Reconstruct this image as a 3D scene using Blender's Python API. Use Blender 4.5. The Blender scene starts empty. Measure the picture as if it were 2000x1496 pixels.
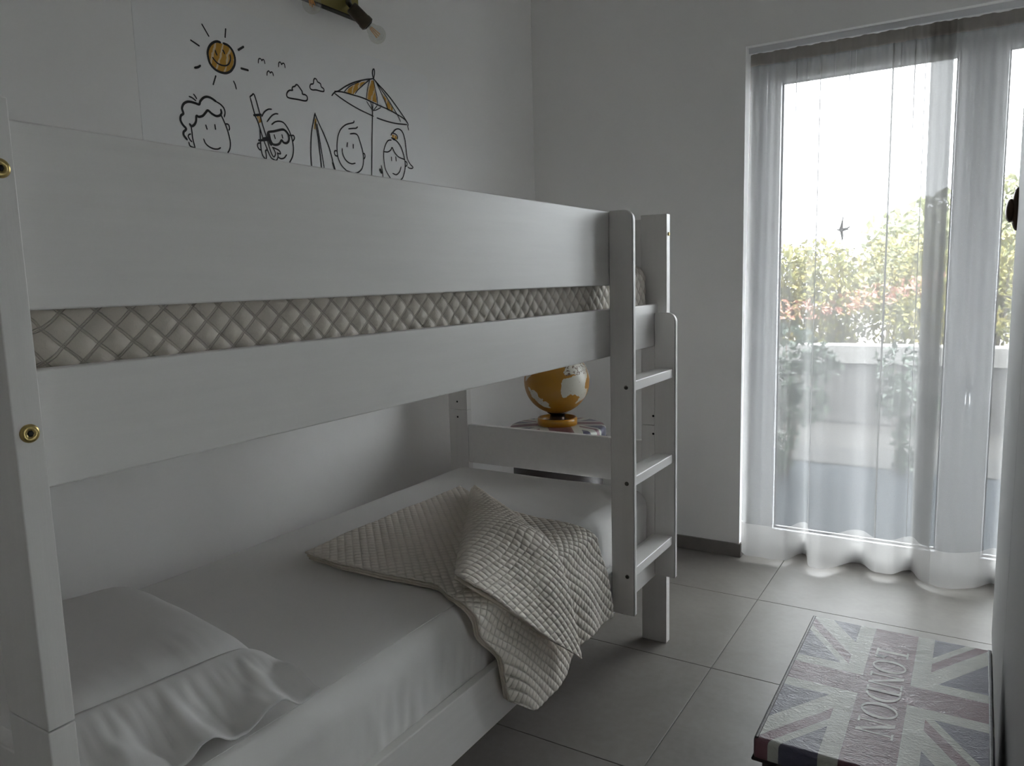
import bpy, bmesh, math, random
from mathutils import Vector, Matrix
from mathutils.noise import noise as pnoise
from mathutils.geometry import tessellate_polygon

scene = bpy.context.scene
COL = scene.collection
PI = math.pi

# ------------------------------------------------------------------ camera, sky, sun, exposure
CAM = Vector((0.0, 0.0, 1.28))
cam_data = bpy.data.cameras.new('camera')
cam_data.sensor_fit = 'HORIZONTAL'
cam_data.sensor_width = 36.0
cam_data.lens = 1478.415 / 2000.0 * 36.0
cam_data.clip_start = 0.01
cam_data.clip_end = 200
cam = bpy.data.objects.new('camera', cam_data)
COL.objects.link(cam)
c0 = Vector((0.851691, 0.523386, -0.026243))
c1 = Vector((0.047209, -0.126503, -0.990842))
c2 = Vector((-0.521913, 0.842653, -0.132450))
M = Matrix((c0, -c1, -c2)).transposed().to_4x4()
M.translation = CAM
cam.matrix_world = M
scene.camera = cam

world = bpy.data.worlds.new('hazy_sky')
scene.world = world
world.use_nodes = True
wn = world.node_tree
for n in list(wn.nodes): wn.nodes.remove(n)
wo = wn.nodes.new('ShaderNodeOutputWorld')
wb = wn.nodes.new('ShaderNodeBackground')
wb.inputs['Color'].default_value = (0.93, 0.965, 1.0, 1)
wb.inputs['Strength'].default_value = 1.0
wn.links.new(wb.outputs[0], wo.inputs[0])

sun_data = bpy.data.lights.new('sun', 'SUN')
sun_data.energy = 0.4
sun_data.angle = math.radians(3)
sun_data.color = (1.0, 0.93, 0.82)
sun = bpy.data.objects.new('sun', sun_data)
COL.objects.link(sun)
sun.rotation_euler = Vector((0.08, 0.26, -0.96)).to_track_quat('-Z', 'Y').to_euler()
sun.location = (0, -3, 8)

vs = scene.view_settings
vs.view_transform = 'Standard'
vs.look = 'None'
vs.exposure = 3.86
vs.gamma = 1.0
vs.use_curve_mapping = False
scene.cycles.max_bounces = 14
scene.cycles.diffuse_bounces = 8
scene.cycles.transparent_max_bounces = 24

# ------------------------------------------------------------------ helpers
def tag(o, label=None, cat=None, group=None, kind=None):
    if label: o['label'] = label
    if cat: o['category'] = cat
    if group: o['group'] = group
    if kind: o['kind'] = kind
    return o

def empty(name, loc=(0, 0, 0), label=None, cat=None, group=None, kind=None):
    o = bpy.data.objects.new(name, None)
    o.empty_display_size = 0.1
    COL.objects.link(o)
    o.location = loc
    o.matrix_world = Matrix.Translation(loc)
    return tag(o, label, cat, group, kind)

def link(name, me, mat, parent=None, smooth=False):
    """mesh with world coordinates -> object; its origin follows the parent"""
    o = bpy.data.objects.new(name, me)
    COL.objects.link(o)
    if mat is not None:
        me.materials.append(mat)
    if smooth:
        for p in me.polygons: p.use_smooth = True
    if parent is not None:
        o.parent = parent
        o.matrix_parent_inverse = parent.matrix_world.inverted()
    return o

def from_bm(name, bm, mat, parent=None, smooth=False):
    me = bpy.data.meshes.new(name)
    bmesh.ops.recalc_face_normals(bm, faces=bm.faces)
    bm.to_mesh(me); bm.free()
    return link(name, me, mat, parent, smooth)

def from_py(name, verts, faces, mat, parent=None, smooth=False):
    me = bpy.data.meshes.new(name)
    me.from_pydata([tuple(v) for v in verts], [], faces)
    me.update()
    return link(name, me, mat, parent, smooth)

def set_uv(o, uvs):
    lay = o.data.uv_layers.new(name='cloth')
    for lp in o.data.loops: lay.data[lp.index].uv = uvs[lp.vertex_index]

def add_box(bm, a, b, bev=0.0, seg=2):
    r = bmesh.ops.create_cube(bm, size=1)
    vs_ = r['verts']
    ce = [(a[i] + b[i]) / 2 for i in range(3)]
    si = [abs(b[i] - a[i]) for i in range(3)]
    for v in vs_:
        v.co = Vector((ce[0] + v.co.x * si[0], ce[1] + v.co.y * si[1], ce[2] + v.co.z * si[2]))
    if bev > 0:
        es = list({e for v in vs_ for e in v.link_edges})
        bmesh.ops.bevel(bm, geom=es, offset=bev, segments=seg, affect='EDGES', profile=0.5)

def box(name, a, b, mat, parent=None, bev=0.0, seg=2):
    bm = bmesh.new()
    add_box(bm, a, b, bev, seg)
    o = from_bm(name, bm, mat, parent)
    if bev > 0:
        for p in o.data.polygons: p.use_smooth = True
        md = o.modifiers.new('wn', 'WEIGHTED_NORMAL'); md.keep_sharp = False
    return o

def frame_axes(d):
    d = Vector(d).normalized()
    u = d.cross(Vector((0, 0, 1)))
    if u.length < 1e-3: u = Vector((1, 0, 0))
    u.normalize()
    return d, u, d.cross(u).normalized()

def lathe(bm, origin, axis, prof, n=32):
    """prof: list of (distance along axis, radius)"""
    d, u, w = frame_axes(axis)
    o = Vector(origin)
    rings = []
    for t, r in prof:
        if r < 1e-6:
            rings.append([bm.verts.new(o + d * t)])
        else:
            rings.append([bm.verts.new(o + d * t + (u * math.cos(2 * PI * k / n) + w * math.sin(2 * PI * k / n)) * r) for k in range(n)])
    for a, b in zip(rings, rings[1:]):
        for k in range(n):
            q = [a[k % len(a)], a[(k + 1) % n % len(a)], b[(k + 1) % n % len(b)], b[k % len(b)]]
            q2 = []
            for v in q:
                if v not in q2: q2.append(v)
            if len(q2) >= 3:
                try: bm.faces.new(q2)
                except ValueError: pass

def lathe_obj(name, origin, axis, prof, mat, parent=None, n=32):
    bm = bmesh.new()
    lathe(bm, origin, axis, prof, n)
    return from_bm(name, bm, mat, parent, True)

def tube(bm, pts, r, n=10):
    rings = []
    pts = [Vector(p) for p in pts]
    for i, p in enumerate(pts):
        d = (pts[min(i + 1, len(pts) - 1)] - pts[max(i - 1, 0)])
        d, u, w = frame_axes(d)
        rings.append([bm.verts.new(p + (u * math.cos(2 * PI * k / n) + w * math.sin(2 * PI * k / n)) * (r[i] if isinstance(r, (list, tuple)) else r)) for k in range(n)])
    for a, b in zip(rings, rings[1:]):
        for k in range(n):
            bm.faces.new((a[k], a[(k + 1) % n], b[(k + 1) % n], b[k]))
    bm.faces.new(rings[0]); bm.faces.new(rings[-1])

def catmull(pts, sub=5):
    if len(pts) < 3: return [Vector(p) for p in pts]
    P = [Vector(p) for p in pts]
    closed = (P[0] - P[-1]).length < 1e-6
    out = []
    n = len(P)
    for i in range(n - 1):
        p0 = P[i - 1] if i > 0 else (P[-2] if closed else P[0] * 2 - P[1])
        p3 = P[i + 2] if i + 2 < n else (P[1] if closed else P[-1] * 2 - P[-2])
        p1, p2 = P[i], P[i + 1]
        for k in range(sub):
            t = k / sub
            out.append(0.5 * ((2 * p1) + (p2 - p0) * t + (2 * p0 - 5 * p1 + 4 * p2 - p3) * t * t + (3 * p1 - p0 - 3 * p2 + p3) * t ** 3))
    out.append(P[-1])
    return out

def smoothstep(a, b, x):
    t = min(1, max(0, (x - a) / (b - a)))
    return t * t * (3 - 2 * t)

def interp(tab, x):
    if x <= tab[0][0]: return tab[0][1]
    for (x0, y0), (x1, y1) in zip(tab, tab[1:]):
        if x <= x1:
            k = tab.index((x0, y0)); h = x1 - x0
            t = (x - x0) / h
            xa, ya = tab[k - 1] if k > 0 else (x0, y0)
            xb, yb = tab[k + 2] if k + 2 < len(tab) else (x1, y1)
            m0 = (y1 - ya) / (x1 - xa) * h; m1 = (yb - y0) / (xb - x0) * h
            return y0 * (2 * t ** 3 - 3 * t * t + 1) + m0 * (t ** 3 - 2 * t * t + t) + y1 * (3 * t * t - 2 * t ** 3) + m1 * (t ** 3 - t * t)
    return tab[-1][1]

# ------------------------------------------------------------------ node materials
class NT:
    """little expression builder for shader maths"""
    def __init__(s, nt): s.nt = nt
    def m(s, op, *a):
        n = s.nt.nodes.new('ShaderNodeMath'); n.operation = op
        for i, v in enumerate(a):
            if isinstance(v, (int, float)): n.inputs[i].default_value = v
            else: s.nt.links.new(v, n.inputs[i])
        return n.outputs[0]
    def mix(s, f, a, b):
        n = s.nt.nodes.new('ShaderNodeMix'); n.data_type = 'RGBA'
        for i, v in ((0, f), (6, a), (7, b)):
            if isinstance(v, (int, float)): n.inputs[i].default_value = v
            elif isinstance(v, tuple): n.inputs[i].default_value = (*v, 1) if len(v) == 3 else v
            else: s.nt.links.new(v, n.inputs[i])
        return n.outputs[2]
    def coord(s, kind='Object'):
        return s.nt.nodes.new('ShaderNodeTexCoord').outputs[kind]
    def pos(s):
        return s.nt.nodes.new('ShaderNodeNewGeometry').outputs['Position']
    def sep(s, v):
        n = s.nt.nodes.new('ShaderNodeSeparateXYZ'); s.nt.links.new(v, n.inputs[0]); return n.outputs
    def noise(s, v, scale, detail=3, rough=0.55, dist=0.0, stretch=None):
        if stretch:
            mp = s.nt.nodes.new('ShaderNodeMapping'); mp.inputs['Scale'].default_value = stretch
            s.nt.links.new(v, mp.inputs[0]); v = mp.outputs[0]
        n = s.nt.nodes.new('ShaderNodeTexNoise')
        n.inputs['Scale'].default_value = scale; n.inputs['Detail'].default_value = detail
        n.inputs['Roughness'].default_value = rough; n.inputs['Distortion'].default_value = dist
        s.nt.links.new(v, n.inputs['Vector'])
        return n.outputs['Fac']
    def ramp(s, f, stops):
        n = s.nt.nodes.new('ShaderNodeValToRGB')
        e = n.color_ramp.elements
        while len(e) < len(stops): e.new(0.5)
        for i, (p, c) in enumerate(stops):
            e[i].position = p; e[i].color = (*c, 1)
        s.nt.links.new(f, n.inputs[0])
        return n.outputs[0]
    def bump(s, h, strength=0.3, dist=0.01):
        n = s.nt.nodes.new('ShaderNodeBump'); n.inputs['Strength'].default_value = strength
        n.inputs['Distance'].default_value = dist
        s.nt.links.new(h, n.inputs['Height']); return n.outputs[0]

def new_mat(name):
    m = bpy.data.materials.new(name); m.use_nodes = True
    nt = m.node_tree
    b = nt.nodes['Principled BSDF']
    return m, nt, b, NT(nt)

def plain(name, col, rough=0.5, metal=0.0, spec=0.5, var=0.04, scale=6.0, bump=0.0, bscale=80.0, bdist=0.002, stretch=None, coat=0.0):
    m, nt, b, N = new_mat(name)
    p = N.coord('Object')
    f = N.noise(p, scale, 3, 0.6, 0.0, stretch)
    lo = tuple(max(0, c * (1 - var)) for c in col); hi = tuple(min(1, c * (1 + var)) for c in col)
    nt.links.new(N.ramp(f, [(0.3, lo), (0.7, hi)]), b.inputs['Base Color'])
    b.inputs['Roughness'].default_value = rough
    b.inputs['Metallic'].default_value = metal
    b.inputs['Specular IOR Level'].default_value = spec
    b.inputs['Coat Weight'].default_value = coat
    if bump > 0:
        nt.links.new(N.bump(N.noise(p, bscale, 4, 0.6, 0, stretch), bump, bdist), b.inputs['Normal'])
    return m

MT = {}
MT['wall'] = plain('white_wall_paint', (0.915, 0.907, 0.895), 0.75, var=0.015, scale=2, bump=0.08, bscale=220, bdist=0.001)
MT['ceiling'] = plain('ceiling_paint', (0.91, 0.91, 0.90), 0.8, var=0.01)
MT['bed'] = plain('white_lacquered_pine', (0.80, 0.785, 0.765), 0.36, var=0.02, scale=9, bump=0.10, bscale=60, bdist=0.0012, stretch=(6, 0.35, 6))
MT['bedpost'] = plain('white_lacquered_post', (0.80, 0.785, 0.765), 0.36, var=0.02, scale=9, bump=0.10, bscale=60, bdist=0.0012, stretch=(6, 6, 0.35))
MT['brass'] = plain('brass', (0.52, 0.40, 0.17), 0.28, 1.0, var=0.05)
MT['screw'] = plain('dull_screw', (0.16, 0.15, 0.13), 0.4, 0.8)
MT['dark'] = plain('dark_recess', (0.012, 0.011, 0.01), 0.6)
MT['sheet'] = plain('white_cotton_sheet', (0.80, 0.79, 0.775), 0.85, spec=0.2, var=0.012, bump=0.05, bscale=700, bdist=0.0006)
MT['pillow'] = plain('white_pillowcase', (0.82, 0.81, 0.80), 0.85, spec=0.2, var=0.012, bump=0.05, bscale=700, bdist=0.0006)
MT['quilt_in'] = plain('beige_quilt_underside', (0.66, 0.59, 0.50), 0.75, spec=0.2, var=0.05, scale=14, bump=0.15, bscale=500, bdist=0.0008)
MT['baseboard'] = plain('grey_porcelain_skirting', (0.22, 0.205, 0.19), 0.45, var=0.08, scale=10)
MT['grout'] = plain('dark_grout', (0.10, 0.095, 0.09), 0.9, var=0.1)
MT['pvc'] = plain('white_pvc', (0.80, 0.81, 0.83), 0.35, var=0.01)
MT['gasket'] = plain('black_gasket', (0.03, 0.03, 0.03), 0.6)
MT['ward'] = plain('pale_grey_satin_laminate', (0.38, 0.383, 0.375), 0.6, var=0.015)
MT['bronze'] = plain('dark_bronze', (0.055, 0.035, 0.025), 0.3, 0.7)
MT['ink'] = plain('black_ink', (0.012, 0.012, 0.013), 0.7, var=0.2)
MT['ochre'] = plain('ochre_lacquer', (0.46, 0.215, 0.015), 0.3, var=0.05)
MT['trunkdark'] = plain('dark_brown_leatherette', (0.028, 0.020, 0.019), 0.42, var=0.2, bump=0.4, bscale=120, bdist=0.002)
MT['lampbrass'] = plain('aged_brass', (0.30, 0.26, 0.10), 0.32, 0.85, var=0.1)
MT['lampdark'] = plain('burnt_brown_metal', (0.075, 0.06, 0.042), 0.42, 0.6, var=0.2, scale=30)
MT['lampblack'] = plain('black_metal', (0.012, 0.012, 0.012), 0.4, 0.5)
MT['filament'] = plain('amber_filament', (0.85, 0.42, 0.10), 0.5)
MT['steel'] = plain('brushed_aluminium', (0.55, 0.56, 0.58), 0.35, 0.9)
MT['track'] = plain('white_curtain_track', (0.66, 0.66, 0.68), 0.45)
MT['letter'] = plain('cream_print', (0.50, 0.47, 0.43), 0.4, var=0.15, scale=40, bump=0.35, bscale=120, bdist=0.002)
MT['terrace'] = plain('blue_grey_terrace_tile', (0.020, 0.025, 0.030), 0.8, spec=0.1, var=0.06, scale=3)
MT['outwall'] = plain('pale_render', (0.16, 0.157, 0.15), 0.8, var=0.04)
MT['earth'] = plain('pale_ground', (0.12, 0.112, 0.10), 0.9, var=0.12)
MT['sunlit_strip'] = plain('sunlit_paving', (0.045, 0.044, 0.042), 0.9, spec=0.1, var=0.08)
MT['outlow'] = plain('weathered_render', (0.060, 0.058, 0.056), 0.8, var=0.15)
MT['stem'] = plain('grey_bark', (0.16, 0.12, 0.09), 0.8, var=0.2)
MT['terracotta'] = plain('grey_planter', (0.08, 0.075, 0.07), 0.8, var=0.08)
MT['farpole'] = plain('galvanised_mast', (0.42, 0.42, 0.44), 0.6)

def quilt_mat(name, col, pa, pb):
    """diamond quilting with paired stitch rows; uv holds metres along the cloth"""
    m, nt, b, N = new_mat(name)
    uv = N.sep(N.coord('UV'))
    A = N.m('DIVIDE', uv[0], pa); B = N.m('DIVIDE', uv[1], pb)
    su = N.m('ABSOLUTE', N.m('SINE', N.m('MULTIPLY', N.m('ADD', A, B), PI)))
    sv = N.m('ABSOLUTE', N.m('SINE', N.m('MULTIPLY', N.m('SUBTRACT', A, B), PI)))
    puff = N.m('POWER', N.m('MULTIPLY', su, sv), 0.45)
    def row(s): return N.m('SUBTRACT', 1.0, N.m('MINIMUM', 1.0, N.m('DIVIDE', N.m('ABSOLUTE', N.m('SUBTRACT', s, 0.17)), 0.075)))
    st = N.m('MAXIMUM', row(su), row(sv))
    pos = N.pos()
    wr = N.noise(pos, 60, 3, 0.6, 1.0)
    fine = N.noise(pos, 520, 2)
    h = N.m('SUBTRACT', N.m('ADD', N.m('MULTIPLY', puff, 1.0), N.m('ADD', N.m('MULTIPLY', wr, 0.35), N.m('MULTIPLY', fine, 0.08))), N.m('MULTIPLY', st, 0.45))
    lo = tuple(c * 0.94 for c in col); stitch_shade = tuple(c * 0.76 for c in col)  # darker tone paints the shade of the stitch grooves into the colour
    nt.links.new(N.mix(N.m('MULTIPLY', st, 0.8), N.mix(N.noise(pos, 14), lo, col), stitch_shade), b.inputs['Base Color'])
    b.inputs['Roughness'].default_value = 0.6
    b.inputs['Specular IOR Level'].default_value = 0.35
    nt.links.new(N.bump(h, 0.8, 0.0045), b.inputs['Normal'])
    return m
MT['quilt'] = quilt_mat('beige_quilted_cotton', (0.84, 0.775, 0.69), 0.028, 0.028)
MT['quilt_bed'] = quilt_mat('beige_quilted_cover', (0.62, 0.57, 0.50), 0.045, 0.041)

# porcelain tile: cloudy greige
m, nt, b, N = new_mat('greige_porcelain_tile')
p = N.pos()
f1 = N.noise(p, 2.2, 5, 0.6, 0.3); f2 = N.noise(p, 38, 3, 0.6)
ff = N.m('ADD', N.m('MULTIPLY', f1, 0.7), N.m('MULTIPLY', f2, 0.3))
nt.links.new(N.ramp(ff, [(0.32, (0.180, 0.165, 0.150)), (0.5, (0.225, 0.209, 0.191)), (0.7, (0.275, 0.258, 0.237))]), b.inputs['Base Color'])
nt.links.new(N.m('ADD', 0.36, N.m('MULTIPLY', f2, 0.16)), b.inputs['Roughness'])
nt.links.new(N.bump(f2, 0.06, 0.001), b.inputs['Normal'])
MT['tile'] = m

# wall print paper
MT['paper'] = plain('white_matt_print', (0.905, 0.905, 0.908), 0.6, var=0.008)
# hatched orange felt-pen
m, nt, b, N = new_mat('orange_felt_pen')
p = N.pos()
s_ = N.sep(p)
w_ = N.m('ADD', N.m('MULTIPLY', s_[1], 240.0), N.m('MULTIPLY', s_[2], -90.0))
w_ = N.m('ADD', w_, N.m('MULTIPLY', N.noise(p, 40, 2), 5.0))
h_ = N.m('GREATER_THAN', N.m('SINE', w_), 0.72)
nt.links.new(N.mix(h_, (0.58, 0.30, 0.035), (0.74, 0.60, 0.38)), b.inputs['Base Color'])
b.inputs['Roughness'].default_value = 0.7
MT['orange'] = m

def cloth_sheer(name, col, opaque, weave=0.0):
    m = bpy.data.materials.new(name); m.use_nodes = True
    nt = m.node_tree
    for n in list(nt.nodes): nt.nodes.remove(n)
    N = NT(nt)
    out = nt.nodes.new('ShaderNodeOutputMaterial')
    tr = nt.nodes.new('ShaderNodeBsdfTransparent')
    df = nt.nodes.new('ShaderNodeBsdfDiffuse'); tl = nt.nodes.new('ShaderNodeBsdfTranslucent')
    df.inputs[0].default_value = (*col, 1); tl.inputs[0].default_value = (*col, 1)
    m1 = nt.nodes.new('ShaderNodeMixShader'); m1.inputs[0].default_value = 0.5
    nt.links.new(df.outputs[0], m1.inputs[1]); nt.links.new(tl.outputs[0], m1.inputs[2])
    m2 = nt.nodes.new('ShaderNodeMixShader')
    f = N.noise(N.coord('Object'), 420, 2)
    nt.links.new(N.m('ADD', opaque - weave * 0.5, N.m('MULTIPLY', f, weave)), m2.inputs[0])
    nt.links.new(tr.outputs[0], m2.inputs[1]); nt.links.new(m1.outputs[0], m2.inputs[2])
    nt.links.new(m2.outputs[0], out.inputs[0])
    return m
MT['sheer'] = cloth_sheer('sheer_voile', (0.41, 0.407, 0.405), 0.47, 0.08)
MT['hem'] = cloth_sheer('sheer_voile_hem', (0.50, 0.49, 0.475), 0.72, 0.08)
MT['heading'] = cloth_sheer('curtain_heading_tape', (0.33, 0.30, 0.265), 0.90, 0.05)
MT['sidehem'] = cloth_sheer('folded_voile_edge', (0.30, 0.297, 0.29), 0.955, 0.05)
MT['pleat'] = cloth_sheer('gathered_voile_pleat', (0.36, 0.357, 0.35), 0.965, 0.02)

MT['blind'] = cloth_sheer('dimming_blind_cloth', (0.31, 0.31, 0.30), 1.0, 0.0)  # added blind, its tone set to dim the side window light

m = bpy.data.materials.new('window_glass'); m.use_nodes = True
nt = m.node_tree
for n in list(nt.nodes): nt.nodes.remove(n)
out = nt.nodes.new('ShaderNodeOutputMaterial')
tr = nt.nodes.new('ShaderNodeBsdfTransparent'); tr.inputs[0].default_value = (0.94, 0.96, 0.96, 1)
gl = nt.nodes.new('ShaderNodeBsdfGlossy'); gl.inputs['Roughness'].default_value = 0.02
fr = nt.nodes.new('ShaderNodeFresnel'); fr.inputs[0].default_value = 1.45
mx = nt.nodes.new('ShaderNodeMixShader')
nt.links.new(fr.outputs[0], mx.inputs[0]); nt.links.new(tr.outputs[0], mx.inputs[1]); nt.links.new(gl.outputs[0], mx.inputs[2])
nt.links.new(mx.outputs[0], out.inputs[0])
MT['glass'] = m

def leaf_mat(name, stops):
    m, nt, b, N = new_mat(name)
    f = N.noise(N.pos(), 9.0, 2)
    nt.links.new(N.ramp(f, stops), b.inputs['Base Color'])
    b.inputs['Roughness'].default_value = 0.6
    b.inputs['Transmission Weight'].default_value = 0.0
    return m
MT['leaf_yellow'] = leaf_mat('yellow_green_leaves', [(0.3, (0.06, 0.075, 0.025)), (0.5, (0.19, 0.18, 0.04)), (0.7, (0.34, 0.28, 0.10))])
MT['leaf_pink'] = leaf_mat('coral_pink_bracts', [(0.3, (0.34, 0.17, 0.10)), (0.5, (0.36, 0.16, 0.12)), (0.7, (0.30, 0.26, 0.10))])
MT['leaf_dark'] = leaf_mat('dark_green_leaves', [(0.3, (0.02, 0.035, 0.02)), (0.6, (0.05, 0.075, 0.045)), (0.8, (0.09, 0.11, 0.07))])
MT['leaf_pale'] = leaf_mat('pale_tree_leaves', [(0.3, (0.16, 0.18, 0.09)), (0.6, (0.26, 0.27, 0.14)), (0.8, (0.34, 0.32, 0.22))])

def flag_mat(name, hu, hv, swap=False):
    """union flag print; object origin = lid centre, u along y, v along x"""
    m, nt, b, N = new_mat(name)
    co = N.coord('Object')
    s = N.sep(co)
    u, v = s[1], s[0]
    au = N.m('DIVIDE', N.m('ABSOLUTE', u), hu); av = N.m('DIVIDE', N.m('ABSOLUTE', v), hv)
    redx = N.m('MAXIMUM', N.m('LESS_THAN', av, 0.235), N.m('LESS_THAN', au, 0.135))
    whx = N.m('MAXIMUM', N.m('LESS_THAN', av, 0.41), N.m('LESS_THAN', au, 0.25))
    d = N.m('SUBTRACT', au, av)
    whd = N.m('LESS_THAN', N.m('ABSOLUTE', d), 0.24)
    pin = N.m('MULTIPLY', N.m('SIGN', N.m('MULTIPLY', u, v)), d)
    redd = N.m('MULTIPLY', N.m('GREATER_THAN', pin, 0.0), N.m('LESS_THAN', pin, 0.14))
    wear = N.noise(co, 30, 4)
    red = N.mix(wear, (0.14, 0.060, 0.075), (0.23, 0.115, 0.135))
    blue = N.mix(wear, (0.07, 0.066, 0.11), (0.12, 0.115, 0.17))
    white = N.mix(wear, (0.40, 0.41, 0.37), (0.56, 0.56, 0.50))
    c = N.mix(whd, blue, white)
    c = N.mix(redd, c, red)
    c = N.mix(whx, c, white)
    c = N.mix(redx, c, red)
    nt.links.new(c, b.inputs['Base Color'])
    b.inputs['Roughness'].default_value = 0.36
    wr = N.noise(co, 26, 3, 0.6, 2.2, (1, 2.4, 1))
    wr2 = N.noise(co, 140, 3, 0.6)
    hgt = N.m('ADD', N.m('ABSOLUTE', N.m('SUBTRACT', wr, 0.5)), N.m('MULTIPLY', wr2, 0.12))
    nt.links.new(N.bump(hgt, 0.40, 0.006), b.inputs['Normal'])
    return m

# globe print: ochre sea, cream land with speckled place names
LAND = [(0.795,-0.6,-0.088,0.959),(0.936,-0.344,-0.071,0.953),(0.695,-0.692,-0.198,0.985),(0.941,-0.075,-0.331,0.978),(0.966,-0.241,0.09,0.969),(0.832,-0.112,-0.543,0.992),(0.761,-0.417,0.497,0.959),(0.877,-0.036,0.479,0.969),(0.666,-0.639,0.384,0.994),(-0.456,-0.864,-0.213,0.996),(-0.292,-0.889,-0.352,0.99),(-0.139,-0.856,-0.498,0.989),(-0.011,-0.774,-0.633,0.991),(-0.58,-0.792,0.19,0.994),(-0.48,-0.819,0.314,0.996),(0.972,-0.013,0.235,0.985),(-0.9,0.3,0.3,0.95),(-0.5,0.8,0.2,0.95),(0.3,0.9,0.3,0.95),(0.7,0.6,0.3,0.9),(0,0,-1,0.97)]
m, nt, b, N = new_mat('ochre_globe_print')
co = N.coord('Object')
wob = nt.nodes.new('ShaderNodeTexNoise'); wob.inputs['Scale'].default_value = 26; wob.inputs['Detail'].default_value = 4
nt.links.new(co, wob.inputs['Vector'])
vadd = nt.nodes.new('ShaderNodeVectorMath'); vadd.operation = 'MULTIPLY_ADD'
nt.links.new(wob.outputs['Color'], vadd.inputs[0]); vadd.inputs[1].default_value = (0.055, 0.055, 0.055)
vs2 = nt.nodes.new('ShaderNodeVectorMath'); vs2.operation = 'SUBTRACT'; vs2.inputs[1].default_value = (0.0275, 0.0275, 0.0275)
nt.links.new(co, vs2.inputs[0]); nt.links.new(vs2.outputs[0], vadd.inputs[2])
vn = nt.nodes.new('ShaderNodeVectorMath'); vn.operation = 'NORMALIZE'; nt.links.new(vadd.outputs[0], vn.inputs[0])
land = None
for x, y, z, c in LAND:
    dt = nt.nodes.new('ShaderNodeVectorMath'); dt.operation = 'DOT_PRODUCT'
    nt.links.new(vn.outputs[0], dt.inputs[0])
    L_ = math.sqrt(x * x + y * y + z * z)
    dt.inputs[1].default_value = (x / L_, y / L_, z / L_)
    g = N.m('GREATER_THAN', dt.outputs['Value'], c)
    land = g if land is None else N.m('MAXIMUM', land, g)
sp = N.noise(co, 95, 4, 0.7)
upper = N.m('GREATER_THAN', N.sep(co)[2], 0.035)
thr = N.m('SUBTRACT', 0.66, N.m('MULTIPLY', upper, 0.13))
speck = N.m('GREATER_THAN', sp, thr)
cream = N.mix(speck, (0.52, 0.50, 0.43), (0.14, 0.085, 0.06))
sea = N.mix(N.noise(co, 9, 3), (0.29, 0.125, 0.008), (0.40, 0.195, 0.014))
nt.links.new(N.mix(land, sea, cream), b.inputs['Base Color'])
b.inputs['Roughness'].default_value = 0.38
MT['globe'] = m

m = bpy.data.materials.new('clear_bulb_glass'); m.use_nodes = True
nt = m.node_tree
for n in list(nt.nodes): nt.nodes.remove(n)
out = nt.nodes.new('ShaderNodeOutputMaterial')
tr = nt.nodes.new('ShaderNodeBsdfTransparent'); tr.inputs[0].default_value = (0.93, 0.93, 0.90, 1)
gl = nt.nodes.new('ShaderNodeBsdfGlossy'); gl.inputs['Roughness'].default_value = 0.03
mx = nt.nodes.new('ShaderNodeMixShader')
mx.inputs[0].default_value = 0.10; nt.links.new(tr.outputs[0], mx.inputs[1]); nt.links.new(gl.outputs[0], mx.inputs[2])
nt.links.new(mx.outputs[0], out.inputs[0])
MT['bulb'] = m


# ------------------------------------------------------------------ room shell
XL, XR, YN, YF, ZC = -1.93, 0.70, -0.80, 3.38, 2.70
WX0, WX1, WZ1, WY1 = -0.891, 0.62, 2.235, 3.66      # balcony door opening

fl = box('floor', (XL - 0.1, YN - 0.1, -0.16), (XR + 0.1, WY1, -0.004), MT['grout'])
tag(fl, 'large greige rectangular porcelain floor tiles with thin dark joints', 'floor', kind='structure')
TS, TJ = 0.613, 0.0024
xs = [-0.700 + 2 * TS * k for k in range(-2, 3)]
ys = [2.331 + TS * k for k in range(-7, 5)]
tile_mesh = {}
for i in range(len(xs) - 1):
    for j in range(len(ys) - 1):
        x0, x1 = max(xs[i] + TJ / 2, XL), min(xs[i + 1] - TJ / 2, XR)
        y0, y1 = max(ys[j] + TJ / 2, YN), min(ys[j + 1] - TJ / 2, 3.545)
        if x1 - x0 < 0.02 or y1 - y0 < 0.02: continue
        key = (round(x1 - x0, 4), round(y1 - y0, 4))
        if key not in tile_mesh:
            bm = bmesh.new()
            add_box(bm, (-key[0] / 2, -key[1] / 2, -0.008), (key[0] / 2, key[1] / 2, 0), 0.0008, 1)
            me = bpy.data.meshes.new('tile'); bm.to_mesh(me); bm.free(); me.materials.append(MT['tile'])
            tile_mesh[key] = me
        t = bpy.data.objects.new('tile', tile_mesh[key]); COL.objects.link(t)
        t.location = ((x0 + x1) / 2, (y0 + y1) / 2, 0)
        t.parent = fl

wl = box('wall_left', (XL - 0.2, YN - 0.2, -0.1), (XL, YF, ZC), MT['wall'])
tag(wl, 'plain white long wall behind the bunk bed', 'wall', kind='structure')
bm = bmesh.new()
QY0, QY1, QZ0, QZ1 = 0.36, 1.10, 0.20, 1.90          # opening of the added, unseen side window
add_box(bm, (XR, YN - 0.2, -0.1), (XR + 0.2, QY0, ZC)); add_box(bm, (XR, QY1, -0.1), (XR + 0.2, YF, ZC))
add_box(bm, (XR, QY0, -0.1), (XR + 0.2, QY1, QZ0)); add_box(bm, (XR, QY0, QZ1), (XR + 0.2, QY1, ZC))
wr = from_bm('wall_right', bm, MT['wall'])
tag(wr, 'white wall behind the wardrobe', 'wall', kind='structure')
wnr = box('wall_near', (XL, YN - 0.2, -0.1), (XR, YN, ZC), MT['wall'])
tag(wnr, 'white wall behind the viewer', 'wall', kind='structure')
bm = bmesh.new()
add_box(bm, (XL - 2.5, YF, -0.1), (WX0, WY1, ZC))
add_box(bm, (WX0, YF, WZ1), (WX1, WY1, ZC))
add_box(bm, (WX1, YF, -0.1), (XR + 2.5, WY1, ZC))
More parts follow.
